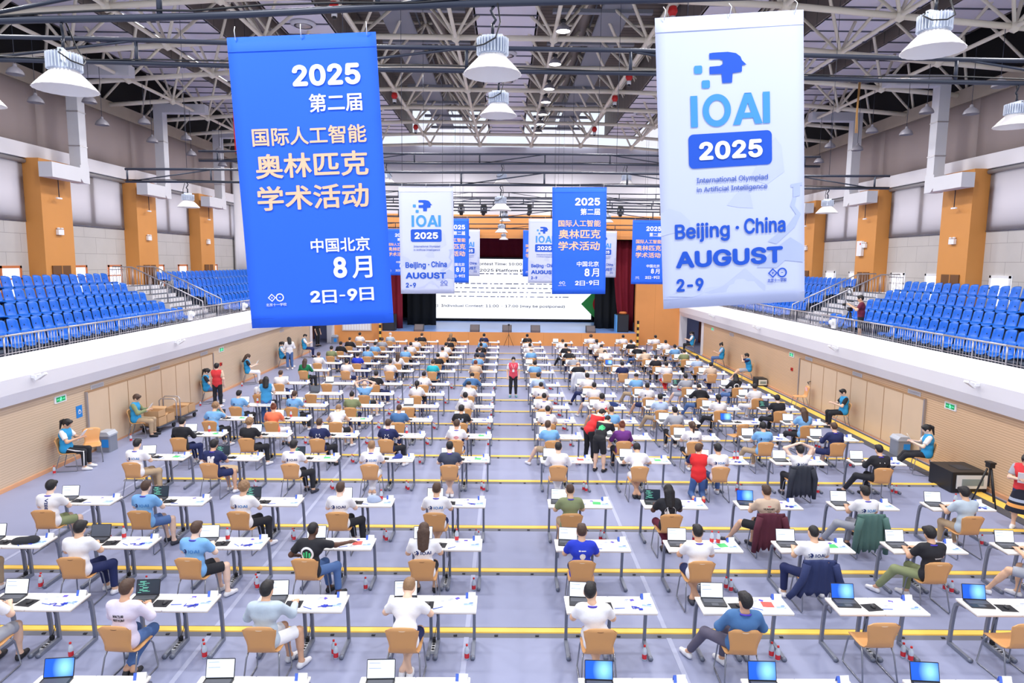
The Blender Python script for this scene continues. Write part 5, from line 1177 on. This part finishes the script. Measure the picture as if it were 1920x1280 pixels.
t=thing('electric_box','white electric box on right orange pillar','electric box',(X(1,15.49),29.4,6.0)); b=MB(); b.b2((0,-.2,-.3),(-.12,.2,.35)); b.build('case',M_whitep,t); b=MB(); b.b2((-.12,-.14,.18),(-.125,-.06,.26)); b.build('indicator',M_red,t)
# yellow cable ramp along the right wall
t=thing('cable_ramp','long yellow and black cable ramp along the right wall','cable ramp',(11.1,0,0))
b=MB(); b.prism([(-.13,0),(.13,0),(.11,.03),(-.11,.03)],Matrix.Translation((0,5,0))@Matrix(((1,0,0,0),(0,0,1,0),(0,1,0,0),(0,0,0,1))),37); b.build('yellow_lid',M_yellow,t)
b=MB(); b.b2((-.40,5,0),(-.13,42,.012)); b.b2((.13,5,0),(.24,42,.014)); b.build('rubber_edge',mat('ramp_rubber',(72,74,84),.7),t)
# ---------------------------------------------------------------- volunteers, staff and what they use
VB=(46,158,218); VR=(222,60,66); PEO='volunteers and staff around the rows'
def held(t,loc,tilt,label,rz=0,w=.21,h=.29):
    M=t.matrix_basis; b=MB(); b.b2((-w/2,-h/2,-.003),(w/2,h/2,.003)); o=tag(b.build('paper_sheet',M_paper),label,'paper','papers held by volunteers'); o.matrix_world=Matrix.LocRotScale(t.location,t.rotation_euler,(1,1,1))@Matrix.Translation(loc)@Matrix.Rotation(rz,4,'Z')@Matrix.Rotation(tilt,4,'X'); return o
def vol(x,y,rz,U,G,shirt,sl,pants,pl,hc,hs,label,vest=None,shoe=None,seat=None,paper=None,z=0,near=True):
    if seat: chair(x,y,rz,seat,'chairs along the walls',dark=True)
    t,sh=person((x,y,z),rz,U,G,shirt,sl,pants,pl,hc,hs,label,PEO,shoe=shoe,vest=vest,near=near,rng=random.Random(int(x*7+y*13)))
    if paper: held(t,(0,.31,.87) if G else (0,.33,1.15),1.0,paper)
    return t
WS=(244,244,246); BS=(34,34,40)
v1=vol(-10.9,16.35,-1.40,'P','a','W','t','K','l','k','p','volunteer in blue vest and side-striped black trousers, nearest on left wall',VB,WS,'beech chair under the nearest left-wall volunteer','papers held by the nearest left-wall volunteer')
J=joints('P','a'); q=np.array((.074,0,.02)); b=MB(); b.tube([tuple(np.array(J['hip'][1])+q*1.15+np.array((0,.05,.02))),tuple(np.array(lerp(J['hip'][1],J['kn'][1],.6))+q),tuple(np.array(J['kn'][1])+np.array((.062,.03,.02))),tuple(np.array(lerp(J['kn'][1],J['an'][1],.5))+np.array((.056,.02,0))),tuple(np.array(J['an'][1])+np.array((.05,.01,.03)))],.014,6); b.build('side_stripe',M_cloth,v1).color=(.9,.9,.92,1)
chair(-10.78,17.05,-2.6,'empty beech chair turned aside beside the grey bin, left wall','chairs along the walls')
bottle(-11.05,15.95,0,'water bottle on floor behind nearest left-wall volunteer','water bottles by the walls')
vol(-10.9,19.5,-1.35,'P','a','g','l','H','l','h','m','volunteer in blue vest and khaki trousers beside cardboard box cart',VB,BS,'beech chair under the volunteer beside the box cart','white papers held by volunteer beside box cart')
bottle(-10.85,18.95,0,'pale bottle on floor by the khaki-trousered volunteer','water bottles by the walls')
v3=vol(-10.95,24.3,-1.25,'P','a','K','t','J','l','k','p','volunteer in blue vest, face mask and jeans on left wall',VB,WS,'beech chair under the masked left-wall volunteer','paper held by the masked left-wall volunteer')
b=MB(); g=[[(.05*math.sin(a),.035+.058*math.cos(a),z) for a in [-1.2+.3*k for k in range(9)]] for z in (-.075,-.045,-.012)]; b.shell(g,.004); q=b.build('face_mask',mat('mask_blue',(206,222,240),.7),v3); q.matrix_local=head_M(joints('P','a'))
bottle(-11.0,23.7,0,'water bottle on floor behind masked volunteer','water bottles by the walls')
vol(-10.3,23.55,.06,'S',None,'E','t','K','l','k','m','person in red vest standing with back turned, left wall',VR,WS)
vol(-10.95,28.2,-1.15,'P','a','K','t','W','l','h','l','long-haired volunteer in blue vest and white trousers, left wall',VB,WS,'beech chair under the white-trousered left-wall volunteer','paper read by the white-trousered volunteer')
bottle(-11.0,27.5,0,'water bottle on floor beside white-trousered volunteer','water bottles by the walls')
vol(-7.62,20.95,.25,'N',None,'W','t','J','l','k','l','long-haired woman in blue vest standing among left rows',(70,164,224),(140,200,220))
vol(-10.95,32.6,-1.3,'P','a','W','t','K','l','k','p','volunteer in blue vest seated beside standing white-shirted woman',VB,WS,'beech chair next to the standing white-shirted woman')
v8=vol(-10.45,32.0,.5,'N',None,'W','l','J','l','k','l','woman in white shirt and jeans standing with paper, left wall',None,WS,paper='paper held by the standing white-shirted woman')
vol(-10.9,36.1,-1.2,'P','a','W','t','N','l','k','s','volunteer in blue vest farthest along the left wall',VB,BS,'beech chair farthest along the left wall')
vol(-11.6,40.9,-1.9,'S',None,'K','t','K','l','k','b','man in black standing in the left corner passage',None,BS)
t=vol(.3,25.85,PI,'S',None,'W','t','K','l','k','s','man in pink-red vest standing in the aisle, facing camera',(232,84,104),(120,170,180))
b=MB(); b.tube([(-.07,.09,1.32),(-.03,.137,1.2),(0,.146,1.12),(.03,.137,1.2),(.07,.09,1.32)],.006,5); b.box((0,.15,1.07),(.08,.012,.10)); b.build('badge_lanyard',M_whitep,t)
vol(2.28,17.35,-.85,'B',None,'R','t','K','l','k','s','man in red T-shirt bending over desk beside man in black',None,BS)
t=vol(2.42,16.5,-.55,'B',None,'K','t','K','s','k','b','man in black T-shirt and shorts bending over a desk',None,BS)
on_back(t,[c for c in t.children if c.name.startswith('shirt') or c.name.startswith('jacket')][0],[('print_emblem',*cat_(disc(0,1.14,.05),disc(.05,1.12,.04),disc(-.05,1.12,.04),rect(-.07,.07,1.08,1.1)),M_pg)])
vol(4.38,14.62,-.15,'Q',None,'N','t','J','l','h','m','person in red vest kneeling beside a seated contestant',(226,44,48),(214,40,44))
for x,y,rz,U,G,sh,sl,p,pl,hs,l,sl2 in ((11.02,39.4,1.3,'P','a','W','t','K','l','p','volunteer in blue vest farthest along the right wall','beech chair farthest along the right wall'),(11.0,33.8,1.25,'P','a','I','t','J','l','n','volunteer in blue vest with hair bun, right wall','beech chair under the hair-bun volunteer'),(11.0,29.9,1.3,'V','c','N','t','G','s','m','volunteer in blue vest, bare legs stretched out, hands raised','beech chair under the volunteer with raised hands'),(10.98,21.3,1.4,'P','a','K','t','K','l','s','volunteer in blue vest over black T-shirt, head bowed','beech chair under the head-bowed right-wall volunteer'),(10.7,16.5,1.15,'P','c','W','t','K','l','p','ponytailed volunteer in blue vest, nearest on right wall','beech chair under the nearest right-wall volunteer')):
    vol(x,y,rz,U,G,sh,sl,p,pl,'k',hs,l,VB,WS if G=='c' and sh=='N' else BS,sl2,('paper read by the nearest right-wall volunteer' if y<17 else None))
chair(10.95,24.25,1.5,'empty beech chair with pink paper, right wall by door','chairs along the walls'); 
b=MB(); b.b2((-.09,-.13,-.002),(.09,.13,.002)); o=tag(b.build('paper_sheet',mat('pink_paper',(250,206,206),.7)),'pink paper leaning on the empty right-wall chair','paper'); o.matrix_world=Matrix.Translation((11.16,24.25,.66))@Matrix.Rotation(PI/2,4,'Z')@Matrix.Rotation(PI/2-.15,4,'X')
t=vol(10.45,12.9,2.45,'N',None,'G','t','N','s','k','p','woman in red vest and striped skirt reading papers, right edge',VR,WS,paper='white papers held by the woman in striped skirt')
b=MB()
for k,(z0,z1,m) in enumerate(((.86,.66,0),(.66,.60,1),(.60,.55,0),(.55,.48,2),(.48,.38,0))):
    b.cur=m; f=lambda z:.135+(.86-z)*.22; b.lathe([(f(z0),z0),(f(z1),z1)],(0,0,0),24,M=Matrix.Diagonal((1.15,.9,1)))
b.build('skirt',[mat('skirt_navy',(26,28,44),.85),mat('stripe_silver',(176,186,206),.5),mat('stripe_orange',(246,170,90),.6)],t)
t=vol(X(1,11.93),22.4,1.0,'C',None,'M','t','K','s','k','s','man in dark red shirt filming on the right balcony',None,BS,z=2.7)
t['label']='man in dark red shirt filming on the right balcony'
def tripod(x,y,z,h,label,camera=None,lens=0):
    t=thing('camera_tripod',label,'tripod',(x,y,z))
    for k in range(3):
        a=2*PI*k/3+.5; b=MB(); b.tube([(.05*math.cos(a),.05*math.sin(a),h*.86),(h*.18*math.cos(a),h*.18*math.sin(a),h*.4),(h*.3*math.cos(a),h*.3*math.sin(a),.012)],[.022,.02,.014],7); b.build('leg',M_blackp,t)
    b=MB(); b.tube([(0,0,h*.45),(0,0,h*.9)],.02,7); b.build('centre_column',M_blackp,t)
    b=MB(); b.box((0,0,h*.94),(.12,.14,.1)); b.box((0,0,h),(.14,.18,.04)); b.tube([(0,.06,h*.95),(.14,.2,h*.80)],.012,6); b.build('fluid_head',M_blackp,t); return t
tripod(10.75,14.25,0,.98,'black camera tripod without camera by the right wall')
t=tripod(X(1,11.88),23.05,2.7,1.12,'black tripod under the video camera on right balcony')
t=thing('video_camera','video camera on balcony tripod before the filming man','camera',(X(1,11.88),23.05,2.7+1.14),1.0)
b=MB(); b.box((0,0,.09),(.11,.26,.13)); b.build('camera_body',mat('camera_grey',(190,192,196),.4),t); b=MB(); b.lathe([(0,.12),(.045,.12),(.05,.0),(0,0)],(0,.13,.09),12,M=Matrix.Rotation(-PI/2,3,'X')); b.build('lens',M_blackp,t); b=MB(); b.tube([(0,-.1,.2),(0,.12,.22)],.02,6); b.build('top_handle',M_blackp,t)
# bins
M_bing=mat('bin_grey',(132,138,152),.5); M_binl=mat('bin_lid',(176,182,194),.4)
for x,y,l in ((-10.98,18.02,'grey swing-lid bin at the left wall door panels'),(11.12,18.2,'grey swing-lid bin behind nearest right-wall volunteer'),(-10.9,42.3,'grey bin in the far left corner')):
    t=thing('waste_bin',l,'bin',(x,y,0),0,'grey swing-lid bins')
    b=MB(); rbox(b,-.19,.19,-.2,.2,0,.44,.04,3); b.build('bin_body',M_bing,t); b=MB(); rbox(b,-.205,.205,-.215,.215,.44,.48,.04,3); b.prism([(-.19,0),(.19,0),(.12,.08),(-.12,.08)],Matrix.Translation((0,.2,.48))@Matrix.Rotation(PI/2,4,'X'),.4); b.build('bin_lid',M_binl,t)
    b=MB(); b.b2((-.02,-.206,.14),(.16,-.2,.36)); b.build('blue_label',mat('sign_blue',(30,140,228),.4),t)
# carts with cartons
M_cart=mat('cart_deck',(70,76,90),.5); M_carton=mat('cardboard',(206,166,124),.8,noise=.06,nscale=4); M_cart2=mat('cardboard_inside',(150,112,76),.85)
for k,(x,y) in enumerate(((-10.75,20.35),(-10.75,21.75))):
    t=thing('platform_cart','flat platform cart by the left wall, %s of two'%('nearer','farther')[k],'cart',(x,y,0),-.08,'platform carts with cartons')
    b=MB(); rbox(b,-.32,.32,-.5,.5,.17,.21,.05,3); b.build('deck',M_cart,t)
    b=MB(); e=.5 if k==0 else -.5; b.tube([(-.28,e,.2),(-.28,e,.8),(-.22,e,.87),(.22,e,.87),(.28,e,.8),(.28,e,.2)],.018,7); b.build('handle',M_steel,t)
    for sx in (-.24,.24):
        for sy in (-.38,.38): b=MB(); b.lathe([(0,-.025),(.075,-.025),(.08,0),(.075,.025),(0,.025)],(sx,sy,.08),12,M=Matrix.Rotation(PI/2,3,'Y')); b.build('caster',M_blackp,t)
    for j,(bx,by,bz,w,d,h) in enumerate(((0,-.24,.21,.52,.42,.26),(0,.24,.21,.52,.42,.26),(.0,-.22,.471,.46,.38,.2))[:3 if k==0 else 2]):
        q=thing('cardboard_carton','open brown cardboard carton, %s on the %s cart'%(ORD[j],('nearer','farther')[k]),'carton',(x+bx+.02*by,y+by,bz),-.08,'cardboard cartons on the carts')
        b=MB(); W2,D3=w/2,d/2
        b.b2((-W2,-D3,0),(W2,D3,.012))
        for p0,p1 in (((-W2,-D3),(W2,-D3+.012)),((-W2,D3-.012),(W2,D3)),((-W2,-D3),(-W2+.012,D3)),((W2-.012,-D3),(W2,D3))): b.b2((p0[0],p0[1],0),(p1[0],p1[1],h))
        b.cur=1; b.b2((-W2+.013,-D3+.013,.012),(W2-.013,D3-.013,.05)); b.build('carton_body',[M_carton,M_cart2],q)
        if j!=1: b=MB(); b.prism([(0,0),(w,0),(w,.12),(0,.12)],Matrix.Translation((-W2,D3,h))@Matrix.Rotation(.5,4,'X'),.006); b.build('flap',M_carton,q)
# black boxes along the right wall
for x0,x1,y0,y1,h,l in ((10.48,11.33,15.05,15.9,.50,'big black amplifier case with white front, nearest right wall'),(10.95,11.38,28.5,29.05,.36,'smaller black case with pale front, farther right wall')):
    t=thing('amplifier_case',l,'case',((x0+x1)/2,(y0+y1)/2,0),0,'black cases on the right wall'); w,d=(x1-x0)/2,(y1-y0)/2
    b=MB(); rbox(b,-w,w,-d,d,.01,h,.02,2); b.build('case_body',M_blackp,t)
    b=MB(); b.b2((-w+.25*w,-d-.015,h*.22),(w-.02,-d,h*.86)); b.build('front_panel',mat('front_white',(226,228,226),.4),t); b=MB(); b.b2((-w+.55*w,-d-.02,h*.36),(w-.25*w,-d-.013,h*.68)); b.build('display_window',mat('display_grey',(140,156,156),.3),t)
    b=MB(); b.b2((-w*.3,-d*.5,h),(w*.4,d*.4,h+.006)); b.build('top_grille',mat('dark_grille',(40,42,50),.6),t)
# jackets over chair backs
def jacket(x,y,rz,col,label,zb0=.30,wide=.25,spread=0):
    g=[]
    prof=[(-.15,.60),(-.20,.74),(-.235,.85),(-.262,.868),(-.285,.84),(-.292,.70),(-.30,.52),(-.305,.40),(-.31,zb0)]
    for i,(yy,z) in enumerate(prof):
        r=[]
        for j in range(15):
            q=(j-7)/7; w=wide+spread*max(0,i-3)*.05; r.append((w*q,yy+.02*math.sin(j*1.9+i*.3)*(1 if i>3 else .2)+.10*q*q*(.4 if i>3 else .1),z-.05*abs(q)**3*(i>2)-(.10*math.sin(j*2.3) if i==8 else 0)*.5))
        g.append(r)
    b=MB(); b.shell(g,.012); o=tag(b.build('jacket',M_cloth,None,(x,y,0)),label,'jacket','jackets hung on chairs'); o.rotation_euler=(0,0,rz); o.color=(*lin(col),1)
    for s in (-1,1):
        c=MB(); c.tube([(s*wide*.85,-.28,.80),(s*wide*1.08,-.30,.58),(s*(wide*1.1+spread*.3),-.27,.36),(s*(wide*1.15+spread*.5),-.25,zb0-.08)],[.06,.058,.052,.045],9); k=c.build('sleeve',M_cloth,o); k.color=(*lin(col),1)
jacket(DX[7]+.37,DY[2]-.73,0,(40,52,98),'navy jacket spread over chair, third row, third right of aisle',.34,.25,.35)
jacket(DX[7]+.37,DY[3]-.73,0,(96,40,58),'maroon jacket hung on chair, fourth row, third right of aisle',.22)
jacket(DX[8]+.37,DY[3]-.73,0,(84,118,112),'green-grey jacket hung on chair, fourth row, fourth right of aisle',.2)
jacket(DX[8]+.37,DY[4]-.73,0,(46,50,62),'black and grey jacket hung on chair, fifth row, fourth right',.2)
jacket(DX[6]+.37,DY[10]-.73,0,(216,218,226),'white jacket hung on chair, eleventh row, second right of aisle',.2)
# heaps on desks and floor
def heap(name,x,y,z,els,m,col,label,cat):
    V,F=blend([el(c,r) for c,r in els],.014,.05,planes=[((0,0,.001),(0,0,-1))]); o=tag(ob(name,np_mesh(name,V,F,[m]),None,(x,y,z)),label,cat); o.color=(*lin(col),1); return o
heap('folded_jacket',DX[0]+.86,DY[2]-.26,.74,[((0,0,.03),(.16,.09,.05)),((.1,.03,.05),(.09,.07,.05)),((-.1,-.02,.03),(.10,.08,.05))],M_cloth,(34,36,44),'black jacket heaped on desk, third row, fifth left of aisle','jacket')
heap('cap_on_desk',DX[3]+.84,DY[4]-.16,.74,[((0,0,.03),(.09,.08,.07)),((-.08,-.06,.01),(.08,.05,.02))],M_cloth,(48,66,150),'blue cap lying on desk, fifth row, second left of aisle','cap')
heap('clothes_bundle',DX[3]+.80,DY[3]-.2,.74,[((0,0,.05),(.11,.09,.08)),((.06,.03,.03),(.1,.09,.06))],M_cloth,(168,184,214),'grey-blue bundle on desk, fourth row, second left of aisle','bundle')
heap('backpack',-6.95,16.2,0,[((0,0,.08),(.28,.14,.10)),((.15,.02,.07),(.2,.15,.09))],M_cloth,(196,172,140),'beige bag lying on floor between left rows','bag')
heap('pencil_case',DX[7]+1.0,DY[8]-.2,.74,[((0,0,.03),(.15,.07,.05))],M_cloth,(40,46,58),'dark pouch on desk, ninth row, third right of aisle','pouch')
heap('lunch_bag',DX[6]+.75,DY[7]-.06,.74,[((0,0,.06),(.18,.08,.09)),((.12,0,.04),(.12,.08,.06))],M_cloth,(36,56,110),'navy bag on desk, eighth row, second right of aisle','bag')
for i,(x,y,k) in enumerate(((DX[1]+.62,DY[2]-.08,0),(DX[2]+.55,DY[2]-.12,0),(DX[4]+.78,DY[2]-.1,0),(DX[3]+.95,DY[3]-.12,0),(DX[6]+.78,DY[2]-.12,0),(DX[6]+.88,DY[2]-.14,0),(DX[7]+.95,DY[4]-.12,0),(DX[7]+1.03,DY[4]-.12,0),(DX[9]+.72,DY[4]-.12,0),(DX[9]+.62,DY[3]-.12,0),(DX[3]+.7,DY[5]-.08,0),(DX[1]+.6,DY[6]-.1,0),(DX[0]+.72,DY[5]-.08,0),(DX[0]+.66,DY[7]-.1,0))):
    c=DX.index(min(DX,key=lambda q:abs(q+.6-x))); r=DY.index(min(DY,key=lambda q:abs(q-.1-y))); bottle(x,y,.74,'water bottle standing on desk, %s%s'%(place(r,c),', left one' if i in (4,6) else ', right one' if i in (5,7) else ''),'water bottles on the desks')
